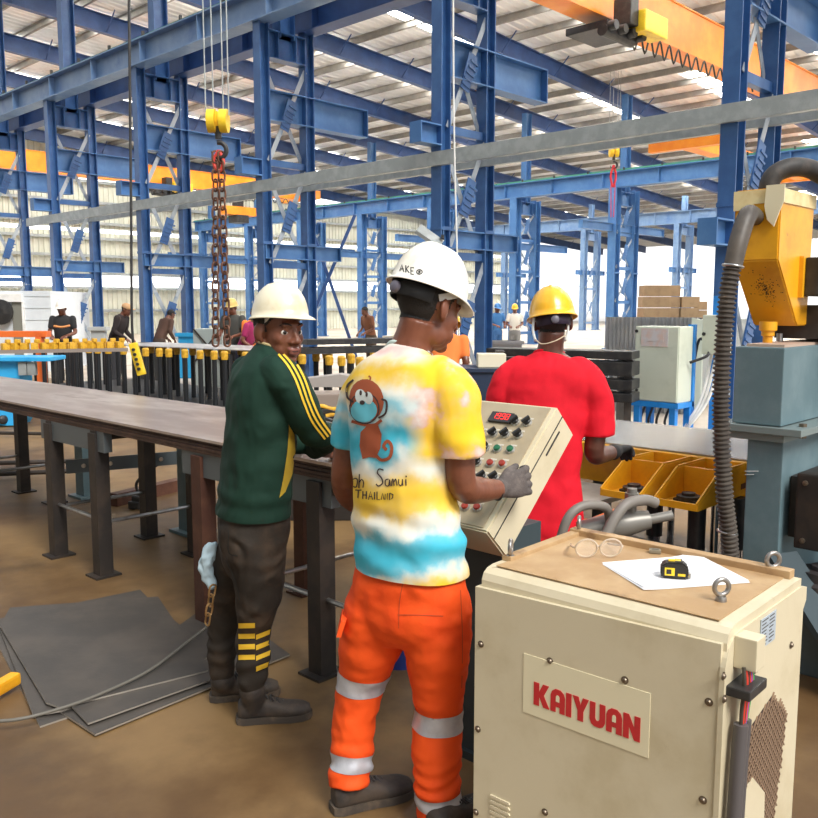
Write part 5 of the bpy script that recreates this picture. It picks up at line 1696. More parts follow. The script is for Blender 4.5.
def hard_hat(root, c, ax, m, k=1.0, harness=None, stains=True):
    """c = centre of the rim plane"""
    s, f, u = ax
    def P(x, y, z): return c + (s * x + f * y + u * z) * k
    bm = B()
    n = 48; rows = []
    prof = [(.0, 1.0), (.2, .985), (.4, .93), (.58, .84), (.74, .7), (.86, .53), (.94, .34), (.985, .15), (1.0, 0.0)]
    A, Bb, Hh = .105, .127, .138
    top = None
    for (r, h) in prof:
        if r == 0: 
            top = bm.verts.new(P(0, 0, Hh + .002)); continue
        row = []
        for i in range(n):
            t = 2 * pi * i / n
            x = A * r * sin(t); y = Bb * r * cos(t)
            rid = .005 * max(0, 1 - abs(x) / .014) * (1 if h > .1 else 0) + .003 * max(0, 1 - abs(abs(x) - .032) / .008) * (1 if .25 < h else 0)
            row.append(bm.verts.new(P(x, y, Hh * h + rid)))
        rows.append(row)
    # the lip all round and the peak in front
    for (ext, dz) in ((.007, -.004), (.012, -.010), (.0115, -.013)):
        row = []
        for i in range(n):
            t = 2 * pi * i / n
            pk = max(0, cos(t)) ** 2.2
            e = ext * (1 + pk * 3.3)
            row.append(bm.verts.new(P((A + ext) * sin(t), (Bb + e) * cos(t), dz - pk * .012 * (ext / .012))))
        rows.append(row)
    for i in range(n): bm.faces.new((top, rows[0][i], rows[0][(i + 1) % n]))
    for a, b in zip(rows[:-1], rows[1:]):
        for i in range(n): bm.faces.new((a[i], b[i], b[(i + 1) % n], a[(i + 1) % n]))
    bmesh.ops.recalc_face_normals(bm, faces=bm.faces)
    bmesh.ops.solidify(bm, geom=list(bm.faces), thickness=.0035)
    hat = finish('hard_hat', bm, m, root, 3.2)
    if harness is not None:
        bm = B(); hm = harness
        ring = []
        for t in np.linspace(radians(105), radians(255), 19):
            ring.append((sin(t), cos(t)))
        rows = []
        for (z, off) in ((-.012, 0), (-.02, .002), (-.05, .002), (-.055, -.001)):
            rows.append([bm.verts.new(P((.079 + off) * x, -.012 + (.105 + off) * y, z)) for (x, y) in ring])
        for a, b in zip(rows[:-1], rows[1:]):
            for i in range(len(ring) - 1): bm.faces.new((a[i], b[i], b[i + 1], a[i + 1]))
        bmesh.ops.solidify(bm, geom=list(bm.faces), thickness=.004)
        hb = finish('harness_band', bm, hm, hat, .8)
        bm = B(); lathe(bm, [(.018, 0), (.018, .012), (.012, .016), (0, .016)], P(0, -.118, -.035), -f, 20); finish('ratchet_knob', bm, mat('knob grey plastic', (.12, .11, .14), .4), hb, .7)
        for g in (-1, 1):
            bm = B(); bar(bm, P(g * .079, -.02, -.03), P(g * .094, .03, -.002), .004, .02, side=u)
            finish('suspension_strap', bm, mat('pale strap', (.6, .6, .58), .5), hat)
        bm = B()
        rows = []
        for (z, sc_) in ((-.01, 1.0), (.045, .95)):
            rows.append([bm.verts.new(P(.088 * sc_ * x, -.012 + .112 * sc_ * y, z)) for (x, y) in ring])
        for i in range(len(ring) - 1): bm.faces.new((rows[0][i], rows[1][i], rows[1][i + 1], rows[0][i + 1]))
        bmesh.ops.solidify(bm, geom=list(bm.faces), thickness=.003)
        finish('liner', bm, BLACK, hat)
    return hat


def add_hand(bm, wrist, d, nrm, side, curl=(20, 25, 20), k=1.0, extra=0.0, spread=4, thumb=35):
    """d: wrist to knuckles; nrm: out of the back of the hand; side: +1 thumb towards d x nrm"""
    d = d.normalized(); nrm = (nrm - d * nrm.dot(d)).normalized()
    t = d.cross(nrm).normalized() * side
    rings = []
    for (l, w, h) in ((0, .025, .019), (.03, .034, .018), (.06, .041, .0165), (.088, .041, .0135), (.098, .036, .010)):
        rings.append((wrist + d * l * k, t * (w * k + extra), nrm * (h * k + extra), 2.6))
    ringloft(bm, rings, 16, 3)
    for i, (off, L, r) in enumerate(((.03, .072, .0092), (.0105, .08, .0095), (-.0105, .075, .0092), (-.03, .058, .0084))):
        p = wrist + d * (.08 * k) + t * (off * k)
        sp_ = radians((1.5 - i) * spread)
        dd = (d * cos(sp_) + t * sin(sp_)).normalized()
        ang = 0
        pts = [(p, (r + .0012) * k + extra), (p + dd * .016 * k, (r + .0012) * k + extra)]
        p = p + dd * .016 * k
        for seg, frac in enumerate((.46, .3, .24)):
            ang += radians(curl[seg] + i * 3)
            v = dd * cos(ang) - nrm * sin(ang)
            p = p + v * (L * frac * k)
            pts.append((p, (r - .0008 * seg) * k + extra))
        limb(bm, pts, 10, 3)
    a = radians(thumb)
    p0_ = wrist + d * (.022 * k) + t * (.022 * k)
    v1 = (d * cos(a) + t * sin(a) - nrm * .35).normalized(); v2 = (d * cos(a * .4) + t * sin(a * .4) - nrm * .45).normalized()
    limb(bm, [(p0_, .014 * k + extra), (p0_ + v1 * .04 * k, .0125 * k + extra), (p0_ + v1 * .04 * k + v2 * .032 * k, .0105 * k + extra), (p0_ + v1 * .04 * k + v2 * .057 * k, .0085 * k + extra)], 10, 3)


def make_boot(root, heel, toe, ankle, k=1.0, laces=True, m=None):
    heel = Vector(heel); toe = Vector(toe)
    d = (toe - heel); L = d.length; d.normalize(); t = d.cross(UP).normalized()
    bm = B()
    rings = []
    for (l, w, zc, h) in ((-.01, .026, .05, .034), (.06, .04, .055, .042), (.25, .042, .058, .045), (.45, .043, .05, .038), (.68, .05, .04, .029), (.88, .046, .036, .025), (1.0, .026, .032, .017)):
        rings.append((heel + d * (l * L) + UP * (zc * k), t * (w * k), UP * (h * k), 2.5))
    ringloft(bm, rings, 18, 4)
    a0 = heel + d * (.2 * L) + UP * .06 * k
    limb(bm, [(a0, .046 * k), (a0.lerp(ankle, .5) + d * .003, .047 * k), (ankle, .05 * k)], 16)
    me = remeshed(bm, .006, 3)
    up = link('boot', me, m or BOOT, root, 3.2)
    bm = B()
    poly = []
    for (l, w) in ((-.04, .0), (-.03, .026), (.06, .04), (.3, .04), (.5, .043), (.7, .052), (.88, .048), (.99, .03), (1.03, 0)): poly.append((l * L, w * k))
    poly = poly + [(a, -b) for (a, b) in poly[::-1][1:-1]]
    prism(bm, poly, heel + UP * .001, d, t, UP * .026 * k)
    finish('sole', bm, SOLE, up, .8)
    if laces:
        bm = B()
        for q in range(4):
            c_ = heel + d * (L * (.36 + .085 * q)) + UP * (.104 - .012 * q) * k
            tube(bm, [c_ - t * .024 - UP * .008, c_ + UP * .004, c_ + t * .024 - UP * .008 + d * .012], .003, 6)
            tube(bm, [c_ + t * .024 - UP * .008, c_ + UP * .005, c_ - t * .024 - UP * .008 + d * .012], .003, 6)
        finish('lace', bm, BLACK, up, 3.2)
    return up


def tie_dye(name, base, s):
    m = bpy.data.materials.new(name); m.use_nodes = True
    nt = m.node_tree; N = nt.nodes; L = nt.links; p = N['Principled BSDF']; p.inputs['Roughness'].default_value = .85
    p.inputs['Specular IOR Level'].default_value = .2
    tc = N.new('ShaderNodeTexCoord')
    sep = N.new('ShaderNodeSeparateXYZ'); L.new(tc.outputs['Object'], sep.inputs[0])
    nz = N.new('ShaderNodeTexNoise'); nz.inputs['Scale'].default_value = 7; nz.inputs['Detail'].default_value = 5; L.new(tc.outputs['Object'], nz.inputs['Vector'])
    def math_(op, a, b):
        n = N.new('ShaderNodeMath'); n.operation = op
        for i, q in enumerate((a, b)):
            if isinstance(q, (int, float)): n.inputs[i].default_value = q
            else: L.new(q, n.inputs[i])
        return n.outputs[0]
    dist = math_('MULTIPLY', math_('SUBTRACT', nz.outputs['Fac'], .5), .2)
    dot = N.new('ShaderNodeVectorMath'); dot.operation = 'DOT_PRODUCT'; L.new(tc.outputs['Object'], dot.inputs[0]); dot.inputs[1].default_value = s
    # the bands sag a little towards the right side
    zz = math_('ADD', math_('ADD', sep.outputs['Z'], dist), math_('MULTIPLY', dot.outputs['Value'], -.12))
    W, Y, C_, PK = (.78, .78, .7), (.85, .55, .03), (.03, .45, .62), (.72, .4, .38)
    def ramp(stops, fac):
        r = N.new('ShaderNodeValToRGB'); r.color_ramp.interpolation = 'B_SPLINE'
        e = r.color_ramp.elements
        while len(e) > 1: e.remove(e[-1])
        e[0].position = stops[0][0]; e[0].color = (*stops[0][1], 1)
        for (q, c) in stops[1:]:
            n = e.new(q); n.color = (*c, 1)
        L.new(fac, r.inputs[0]); return r.outputs[0]
    z0, z1 = .74, 1.5
    mr = N.new('ShaderNodeMapRange'); mr.inputs['From Min'].default_value = z0; mr.inputs['From Max'].default_value = z1; L.new(zz, mr.inputs['Value'])
    def q(z): return (z - z0) / (z1 - z0)
    main = ramp([(q(.75), Y), (q(.785), Y), (q(.81), W), (q(.835), C_), (q(.92), C_), (q(.945), W), (q(.975), W), (q(1.0), Y), (q(1.085), Y), (q(1.115), W), (q(1.14), W), (q(1.17), C_), (q(1.235), C_), (q(1.27), W),
                 (q(1.295), C_), (q(1.325), W), (q(1.35), W), (q(1.38), Y), (q(1.41), Y), (q(1.44), W), (q(1.47), PK), (q(1.49), W)], mr.outputs['Result'])
    n2 = N.new('ShaderNodeTexNoise'); n2.inputs['Scale'].default_value = 9; n2.inputs['Detail'].default_value = 4; L.new(tc.outputs['Object'], n2.inputs['Vector'])
    slv = ramp([(.3, W), (.4, PK), (.46, Y), (.7, Y)], n2.outputs['Fac'])
    mr2 = N.new('ShaderNodeMapRange'); mr2.inputs['From Min'].default_value = .1; mr2.inputs['From Max'].default_value = .16
    L.new(math_('ADD', dot.outputs['Value'], math_('MULTIPLY', dist, .4)), mr2.inputs['Value'])
    up_ = N.new('ShaderNodeMapRange'); up_.inputs['From Min'].default_value = 1.14; up_.inputs['From Max'].default_value = 1.18; L.new(sep.outputs['Z'], up_.inputs['Value'])
    mx = N.new('ShaderNodeMix'); mx.data_type = 'RGBA'; L.new(math_('MULTIPLY', mr2.outputs['Result'], up_.outputs['Result']), mx.inputs['Factor']); L.new(main, mx.inputs['A']); L.new(slv, mx.inputs['B'])
    L.new(mx.outputs['Result'], p.inputs['Base Color'])
    w = N.new('ShaderNodeTexNoise'); w.inputs['Scale'].default_value = 5.0; w.inputs['Detail'].default_value = 3; w.inputs['Distortion'].default_value = 1.6; w.noise_type = 'RIDGED_MULTIFRACTAL'
    L.new(tc.outputs['Object'], w.inputs['Vector'])
    b2 = N.new('ShaderNodeBump'); b2.inputs['Strength'].default_value = .45; b2.inputs['Distance'].default_value = .03
    L.new(w.outputs['Fac'], b2.inputs['Height']); L.new(b2.outputs['Normal'], p.inputs['Normal'])
    return m


def inflate(rings, d): 
    return [(c, a.normalized() * (a.length + d), b.normalized() * (b.length + d), e) for (c, a, b, e) in rings]


def body_mesh(torso, arms, legs, head, hands, feet, voxel=.006, face=True, smooth=3):
    bm = B()
    ringloft(bm, torso, 28)
    for a in arms: limb(bm, a)
    for l in legs: limb(bm, l)
    add_head(bm, *head[:3], face=face, k=head[3] if len(head) > 3 else 1.0)
    for h in hands: add_hand(bm, **h)
    for (heel, toe, ankle) in feet:
        d = (toe - heel); limb(bm, [(heel + d * .15 + UP * .045, .028), (heel + d * .55 + UP * .045, .03), (heel + d * .88 + UP * .035, .02)], 10)
        limb(bm, [(heel + d * .2 + UP * .05, .03), (ankle, .033)], 10)
    return remeshed(bm, voxel, smooth)


def person_root(name, me, loc, m, label):
    me.transform(Matrix.Translation(-Vector(loc)))
    o = bpy.data.objects.new(name, me); COL.objects.link(o); o.location = loc
    for q in (m if isinstance(m, (list, tuple)) else [m]): me.materials.append(q)
    me.polygons.foreach_set('use_smooth', [True] * len(me.polygons))
    tag(o, label, 'person', 'people in the hall')
    return o


# ------------------------------------------------------------------ the man in the tie-dye shirt
def man_tie_dye():
    D = 2.57
    s, f, u = axes(38)
    def J(x, y, dd=0.0): return at(x, y, D + dd)
    base = (atz(335, 812) + atz(440, 836)) / 2; base.z = 0
    rg = lambda x, y, a, b, dd=0.0, e=2.3, tilt=0.0: (J(x, y, dd), s * a, (f * cos(tilt) - UP * sin(tilt)) * b, e)
    shirt_r = [rg(410, 352, .068, .068, .03, 2, .5), rg(408, 357, .096, .08, .015, 2, .35), rg(405, 366, .15, .095, 0, 2.2, .2), rg(403, 380, .182, .112), rg(402, 400, .184, .12), rg(402, 440, .172, .12), rg(404, 490, .168, .122), rg(408, 535, .178, .13), rg(411, 565, .184, .134), rg(412, 583, .186, .136), rg(412, 600, .186, .136)]
    hips = [rg(410, 555, .165, .115), rg(409, 580, .19, .122), rg(407, 605, .202, .124), rg(405, 622, .195, .112), rg(406, 640, .15, .08)]
    aR = [(J(452, 400, -.1), .045), (J(459, 435, -.115), .046), (J(462, 484, -.10), .043), (J(478, 490, -.01), .041), (J(498, 489, .085), .03)]
    aL = [(J(362, 400, .1), .043), (J(350, 435, .15), .043), (J(344, 482, .17), .042), (J(356, 502, .28), .037), (J(380, 500, .38), .029)]
    lR = [(J(436, 608, -.05), .114), (J(437, 650, -.05), .1), (J(438, 705, -.02), .076), (J(436, 748, -.03), .076), (J(438, 785, -.05), .072), (J(439, 814, -.05), .068)]
    lL = [(J(380, 608, .05), .112), (J(370, 646, .07), .098), (J(360, 684, .1), .076), (J(354, 725, .09), .07), (J(351, 762, .07), .066), (J(349, 787, .04), .062)]
    hl = atz(334, 812); tl = atz(399, 795)
    hl_, tl_ = hl, hl + (tl - hl).normalized() * .27
    hr = atz(432, 842); trr = hr + (R0 * .75 + D0 * .66) * .27
    anL = J(349, 768, .05); anR = J(439, 798, -.04)
    hc = J(429, 309, .03); hax = axes(50, 14)
    wr = J(498, 489, .085)
    hd = (R0 * .86 + D0 * .5 + UP * .12)
    handR = dict(wrist=wr + hd.normalized() * .005, d=hd, nrm=(-D0 * .86 + R0 * .45 + UP * .25), side=-1, curl=(24, 36, 30), thumb=30, spread=6)
    tt = hd.normalized().cross(handR['nrm']).normalized()
    handR['side'] = 1 if tt.z > 0 else -1
    wl = J(380, 500, .38)
    handL = dict(wrist=wl, d=f + UP * .1, nrm=UP - s * .3, side=1, curl=(25, 25, 20))
    tt = f.cross(UP); handL['side'] = 1 if tt.dot(s) > 0 else -1
    thin = [(c, r * .8) for c, r in lR[:-1]]; thinL = [(c, r * .8) for c, r in lL[:-1]]
    torso = inflate(shirt_r, -.022)
    torso = [(J(411, 348, .03), s * .056, f * .056, 2)] + inflate(torso[2:4], -.012) + torso[4:9]
    torso += inflate(hips, -.02)[1:]
    me = body_mesh(torso, [aR, aL], [thin, thinL], (hc, hax, J(410, 352, .02)), [handR, handL], [(hl_, tl_, anL), (hr, trr, anR)], .0055, smooth=3)
    root = person_root('person', me.copy(), base, SKIN_A, 'person in a tie-dye t-shirt, orange work trousers and white hard hat, seen from behind')
    head_parts(root, hc, hax)
    head_hair(root, me, hc, hax)
    s_, f_, u_ = hax
    hat_ax = axes(50, 20, -2)
    HW = mat('white hard hat', (.84, .82, .76), .3, 0, (.74, .68, .54), 5, .5, .72, col3=(.4, .33, .22), scale3=22, lo3=.7, hi3=.8, coat=.3)
    hatc = J(429, 290, .03)
    hat = hard_hat(root, hatc, hat_ax, HW, 1.0, harness=BLACK)
    bv = BVHTree.FromObject(hat, bpy.context.evaluated_depsgraph_get()) if False else None
    hm = hat.data.copy(); hm.transform(Matrix.Translation(base)); bh = bvh_of(hm)
    decal(bh, [('s', [(400.0, 271), (402.0, 265), (404.0, 272)], 1.1, 1), ('s', [(401.0, 269), (404.0, 269)], .9, 1), ('s', [(406.0, 265.5), (406.0, 272.5)], 1.1, 1), ('s', [(409.0, 266), (406.5, 269), (409.5, 273)], 1.0, 1), ('s', [(414.0, 268), (411.0, 267.5), (411.0, 274), (414.0, 274.5)], 1.0, 1), ('s', [(411.0, 271), (413.5, 271.2)], .9, 1)] +
          [('s', ell(419.5, 272, 2.8, 2.2) + ell(419.5, 272, 2.8, 2.2)[:1], 1.0, 1), ('p', ell(419.5, 272, 1.2, 1.2))], .0012, 'hat_marking', mat('marker ink', (.02, .02, .025), .6), hat)
    # shirt
    bm = B(); ringloft(bm, shirt_r, 32)
    limb(bm, [(J(438, 376, -.07), .062), (J(453, 391, -.1), .072), (J(457, 420, -.112), .075), (J(459, 455, -.108), .078)], 18, 5, True)
    limb(bm, [(J(370, 376, .08), .058), (J(360, 394, .12), .06), (J(353, 418, .14), .06), (J(350, 447, .15), .062)], 18, 5, True)
    sm = remeshed(bm, .0075, 5)
    fo = folds(.006, 8, 11, 3)
    hemz = J(412, 569).z
    def fn(p):
        d = fo(p)
        q = p - base
        a = q.dot(s)
        # drag folds from the right armpit and gathered waist
        d += .004 * sin(38 * (p.z + .55 * a)) * max(0, 1 - abs(p.z - 1.22) / .12) * max(0, a * 6)
        d += .006 * sin(62 * (p.z - hemz) + 7 * a + 2.5 * noise.noise(p * 5)) * max(0, 1 - abs(p.z - hemz - .1) / .16)
        return d
    displace(sm, fn)
    # trim flat hems
    bm = B(); bm.from_mesh(sm)
    bmesh.ops.bisect_plane(bm, geom=list(bm.verts) + list(bm.edges) + list(bm.faces), plane_co=V(base.x, base.y, hemz), plane_no=V(0, 0, -1), clear_outer=True)
    sm2 = bpy.data.meshes.new('tshirt'); bm.to_mesh(sm2); bm.free()
    bsh = bvh_of(sm2)
    TD = tie_dye('tie dye cotton', base, s)
    sh = link('tshirt', sm2, TD, root, 3.2)
    # collar rib
    bm = B(); ring = [J(410, 352, .03) + s * (.066 * cos(t)) + (f * cos(.5) - UP * sin(.5)) * (.066 * sin(t)) for t in np.linspace(0, 2 * pi, 25)[:-1]]
    tube(bm, ring, .008, 8, 2, closed=True); finish('collar', bm, mat('pale mint rib', (.62, .74, .7), .85), sh, 3.2)
    # the printed monkey and lettering
    BR = mat('print brown', (.33, .075, .028), .8); INK = mat('print dark ink', (.05, .03, .03), .8); MUZ = mat('print light blue', (.14, .56, .7), .8); MW = mat('print white', (.62, .68, .66), .8)
    pr = decal(bsh, [('p', ell(367, 400, 17, 21, -12)), ('p', [(368, 425), (378, 424), (382, 434), (381, 448), (376, 458), (370, 457), (363, 459), (360, 446), (361, 432)]),
                     ('s', [(376, 455), (382, 460), (390, 457), (392, 447), (388, 441), (384, 446), (387, 450)], 3.2), ('s', [(352, 421), (362, 424), (374, 425), (382, 420)], 3.0), ('s', [(369, 383), (371, 378), (369, 376)], 1.4)], .0018, 'monkey_print', BR, sh)
    decal(bsh, [('s', [(354, 380), (348, 386), (348, 397), (354, 402)], 2.0), ('s', [(382, 399), (387, 402), (386, 413), (379, 418)], 2.0), ('s', ell(365, 408, 14.5, 15.5, -10) + ell(365, 408, 14.5, 15.5, -10)[:1], 1.3, 1)], .0024, 'print_outline', INK, pr)
    decal(bsh, [('p', ell(361.2, 396.5, 5.4, 7.2, -8)), ('p', ell(369, 398, 4.4, 6.2, -8))], .0026, 'print_face', MW, pr)
    decal(bsh, [('p', ell(364.5, 410.5, 13.2, 11.5, -8))], .0024, 'print_muzzle', MUZ, pr)
    decal(bsh, [('p', ell(361.5, 393, 1.3, 2.6)), ('p', ell(367.5, 394.5, 1.2, 2.4)), ('p', ell(363, 402.5, 2.6, 2.2))], .0034, 'print_eyes', INK, pr)
    txt = [('s', [(356.0, 478), (353.5, 480), (354.0, 486), (357.0, 486.5), (358.0, 480), (356.0, 478)], 1.1),
           ('s', [(360.0, 474), (359.5, 488)], 1.2, 1), ('s', [(359.5, 483), (362.0, 479.5), (364.0, 482), (363.5, 487.5)], 1.1),
           ('s', [(384.0, 470), (379.5, 469), (378.0, 473), (382.0, 478), (383.0, 483), (379.0, 486), (376.5, 484)], 1.3),
           ('s', [(389.0, 479), (386.0, 480), (386.0, 485), (389.0, 485.5), (390.0, 479.5), (390.5, 486)], 1.1),
           ('s', [(392.0, 486), (392.5, 480), (393.5, 479.5), (394.5, 485.5)], 1.1), ('s', [(394.5, 482), (396.0, 479), (397.5, 485.5)], 1.1),
           ('s', [(399.0, 479), (399.2, 484), (401.0, 485.5), (402.6, 483), (402.8, 479), (403.0, 485.5)], 1.1), ('s', [(406.0, 479), (406.2, 485.5)], 1.2, 1), ('s', [(406.2, 475.5), (406.6, 477)], 1.4, 1),
           # second line
           ('s', [(356.0, 490), (362.0, 490)], 1.2, 1), ('s', [(359.0, 490), (358.5, 498)], 1.2, 1), ('s', [(363.5, 491), (363.3, 499)], 1.2, 1), ('s', [(367.0, 491), (366.8, 499)], 1.2, 1), ('s', [(363.4, 495), (367.0, 495)], 1.1, 1),
           ('s', [(369.0, 499.5), (371.0, 491.5), (373.0, 499.5)], 1.1, 1), ('s', [(370.0, 496.5), (372.4, 496.5)], 1.0, 1), ('s', [(375.0, 492), (375.0, 499.5)], 1.2, 1), ('s', [(377.5, 491.5), (377.5, 499.5), (380.0, 499.5)], 1.1, 1),
           ('s', [(381.5, 499.5), (383.0, 493), (384.5, 499.5)], 1.0, 1), ('s', [(385.5, 499.5), (385.5, 493.5), (388.0, 499.5), (388.0, 493)], 1.0, 1), ('s', [(390.0, 493), (390.0, 499.8), (393.0, 497.5), (393.3, 494.5), (390.0, 493)], 1.1, 1)]
    decal(bsh, txt, .0022, 'print_lettering', INK, sh)
    # trousers
    HV = mat('orange hi vis cloth', (.88, .095, .012), .7, 0, (.8, .07, .01), 5, .4, .7, .08, 90, spec=.25, crease=.5, col3=(.3, .06, .02), scale3=5.5, lo3=.66, hi3=.8)
    bm = B(); ringloft(bm, hips, 28); limb(bm, lR, 20); limb(bm, lL, 20, 5, True)
    # bunched cuff and the cargo pocket flap
    tube(bm, [J(350, 770, .06), J(349, 788, .04)], .067, 16)
    tm_ = remeshed(bm, .0075, 9)
    fo2 = folds(.009, 7, 10, 11)
    def fn2(p):
        d = fo2(p) + .003 * noise.noise(V(p.x * 20, p.y * 20, p.z * 34))
        low = max(0, 1 - abs(p.z - .14) / .12)
        return d + .005 * low * sin(p.z * 120 + 6 * noise.noise(p * 6))
    displace(tm_, fn2)
    tr = link('trousers', tm_.copy(), HV, root, 3.2)
    REF = mat('silver reflective tape', (.55, .56, .6), .35, .3, (.42, .43, .48), 14, .4, .7)
    def band(p0_, p1_, c):
        d_ = (p1_ - p0_).normalized()
        shell(tm_, lambda q: (q - c).length < .16 and ((q - c) - d_ * (q - c).dot(d_)).length < .11, .0022, 'reflective_band', REF, tr, planes=((p0_, -d_), (p1_, d_)))
    band(J(360, 670, .1), J(358.5, 688, .1), J(359, 680, .1))
    band(J(352, 752, .07), J(350.5, 768, .06), J(351, 760, .06))
    band(J(437.5, 707, -.02), J(437, 726, -.02), J(437, 717, -.02))
    band(J(438, 790, -.05), J(438.5, 803, -.05), J(438, 797, -.05))
    btr = bvh_of(tm_)
    decal(btr, [('s', [(398, 615), (420, 615), (443, 616)], 1.0), ('s', [(405, 575), (400, 600), (399, 628)], .7), ('s', [(460, 590), (462, 640), (461, 700)], .7)], .002, 'seam', mat('trouser seam', (.45, .06, .012), .8), tr)
    bm = B(); c_ = J(344, 622, .02); hexa(bm, [c_ + UP * .02 - R0 * .005 - D0 * .05, c_ + UP * .02 - R0 * .01 + D0 * .06, c_ - UP * .03 - R0 * .022 + D0 * .06, c_ - UP * .03 - R0 * .02 - D0 * .05],
         [c_ + UP * .02 + R0 * .01 - D0 * .05, c_ + UP * .02 + R0 * .01 + D0 * .06, c_ - UP * .03 - R0 * .008 + D0 * .06, c_ - UP * .03 - R0 * .006 - D0 * .05]); finish('pocket_flap', bm, HV, tr)
    make_boot(root, hl_, tl_, anL); make_boot(root, hr, trr, anR)
    # glove on the right hand
    bm = B(); g = dict(handR); g['extra'] = .0028; add_hand(bm, **g)
    hdn = hd.normalized(); limb(bm, [(wr - hdn * .012, .0325), (wr + hdn * .012, .031)], 16)
    gm = remeshed(bm, .0034, 2); link('glove', gm, GLOVE, root, 3.2)
    bm = B(); torus(bm, wr - hdn * .008, hdn, .0325, .004, 20, 8); finish('glove_cuff', bm, BLACK, root, 3.2)
    return root


# ------------------------------------------------------------------ the worker in the green jersey
def man_green():
    D = 3.19
    s, f, u = axes(65)
    def J(x, y, dd=0.0): return at(x, y, D + dd)
    base = (atz(222, 700) + atz(260, 724)) / 2; base.z = 0
    rg = lambda x, y, a, b, dd=0.0, e=2.3, tilt=0.0: (J(x, y, dd), s * a, (f * cos(tilt) - UP * sin(tilt)) * b, e)
    jr = [rg(275, 347, .066, .062, 0, 2, .35), rg(272, 354, .1, .08, 0, 2, .2), rg(267, 364, .155, .1), rg(263, 380, .185, .118), rg(261, 410, .187, .122), rg(259, 445, .18, .124), rg(256, 480, .178, .13), rg(254, 505, .176, .132), rg(253, 518, .174, .13)]
    hips = [rg(254, 490, .155, .118), rg(254, 525, .172, .13), rg(252, 545, .175, .116), rg(250, 560, .16, .1), rg(251, 576, .11, .075)]
    aR = [(J(285, 378, -.15), .05), (J(300, 405, -.14), .047), (J(315, 432, -.08), .043), (J(331, 438, .08), .036), (V(2.32, 2.72, 1.0), .029)]
    aL = [(J(243, 378, .15), .05), (J(262, 412, .25), .045), (J(285, 440, .3), .042), (J(310, 441, .4), .036), (V(2.40, 3.05, 1.0), .029)]
    lR = [(J(258, 552, -.06), .108), (J(258, 592, -.05), .09), (J(254, 630, -.02), .068), (J(252, 655, -.02), .063), (J(252, 680, -.02), .056)]
    lL = [(J(242, 552, .1), .1), (J(230, 595, .15), .076), (J(222, 630, .17), .062), (J(221, 652, .17), .06), (J(222, 672, .17), .053)]
    hr = atz(239, 722); toe_r = atz(308, 716); hl = atz(212, 700); toe_l = atz(270, 694)
    toe_r = hr + (toe_r - hr).normalized() * .275; toe_l = hl + (toe_l - hl).normalized() * .27
    hc = J(279, 331, .0); hax = axes(138, -2, 0)
    hax = axes(136, 2, 0)
    hR = dict(wrist=V(2.32, 2.72, .99), d=V(1, -.15, -.12), nrm=V(.1, 0, 1), side=1, curl=(12, 15, 12)); hR['side'] = 1 if V(1, -.15, 0).cross(UP).dot(-s) > 0 else -1
    hL = dict(wrist=V(2.40, 3.05, .99), d=V(1, -.2, -.12), nrm=V(.1, 0, 1), side=1, curl=(12, 15, 12)); hL['side'] = -hR['side']
    torso = [(J(275, 350), s * .055, f * .055, 2)] + inflate(jr, -.015)[2:] + inflate(hips, -.015)[2:]
    anR = J(252, 684, -.02); anL = J(222, 674, .17)
    me = body_mesh(torso, [aR, aL], [[(c, r * .8) for c, r in lR], [(c, r * .8) for c, r in lL]], (hc, hax, J(274, 352)), [hR, hL], [(hr, toe_r, anR), (hl, toe_l, anL)], .0055, smooth=4)
    # lips get their own tone
    sx, fx, ux = hax
    root = person_root('person', me.copy(), base, [SKIN_B, LIP], 'person in a dark green jersey and cream hard hat looking back at the camera')
    for p in root.data.polygons:
        q = p.center + base - hc
        x, y, z = q.dot(sx), q.dot(fx), q.dot(ux)
        if y > .088 and abs(x) < .026 and -.083 < z < -.053: p.material_index = 1
    gaze = (sx * -.25 + fx + ux * .02)
    head_parts(root, hc, hax, iris_dir=(CAM - hc).normalized() * .6 + fx * .5)
    bm = B(); tube(bm, [hc + sx * x + fx * y + ux * -.0675 for (x, y) in ((-.022, .091), (-.01, .1025), (0, .1045), (.01, .1025), (.022, .091))], .0016, 6); finish('mouth_line', bm, mat('mouth shade', (.03, .01, .01), .6), root, 3.2)
    head_hair(root, me, hc, hax)
    HB = mat('stained cream hard hat', (.8, .74, .56), .35, 0, (.68, .58, .36), 7, .46, .7, col3=(.3, .22, .12), scale3=26, lo3=.68, hi3=.78, coat=.2)
    hat_ax = axes(126, -3, 3)
    hard_hat(root, J(280, 316, 0), hat_ax, HB, .89, harness=BLACK)
    # jersey
    bm = B(); ringloft(bm, jr, 32)
    limb(bm, [(J(278, 372, -.12), .07), (J(288, 382, -.15), .072), (J(300, 405, -.14), .064), (J(314, 431, -.08), .056), (J(328, 438, .05), .048), (V(2.27, 2.73, 1.012), .041)], 18)
    limb(bm, [(J(248, 372, .12), .066), (J(262, 412, .25), .058), (J(285, 440, .3), .054), (J(310, 441, .4), .047), (V(2.35, 3.06, 1.012), .04)], 18)
    jm = remeshed(bm, .007, 5)
    fo = folds(.008, 7, 9, 21)
    def fn(p):
        a = (p - base).dot(f)
        return fo(p) + .004 * sin(45 * (p.z - .5 * a)) * max(0, 1 - abs(p.z - 1.12) / .16) * max(0, min(1, a * 8 + .4)) + .004 * sin(70 * p.z + 5 * a) * max(0, 1 - abs(p.z - .88) / .08)
    displace(jm, fn)
    hemz = J(253, 513).z
    bm = B(); bm.from_mesh(jm); bmesh.ops.bisect_plane(bm, geom=list(bm.verts) + list(bm.edges) + list(bm.faces), plane_co=V(0, 0, hemz), plane_no=V(0, 0, -1), clear_outer=True)
    jm2 = bpy.data.meshes.new('jersey'); bm.to_mesh(jm2); bm.free()
    bj = bvh_of(jm2)
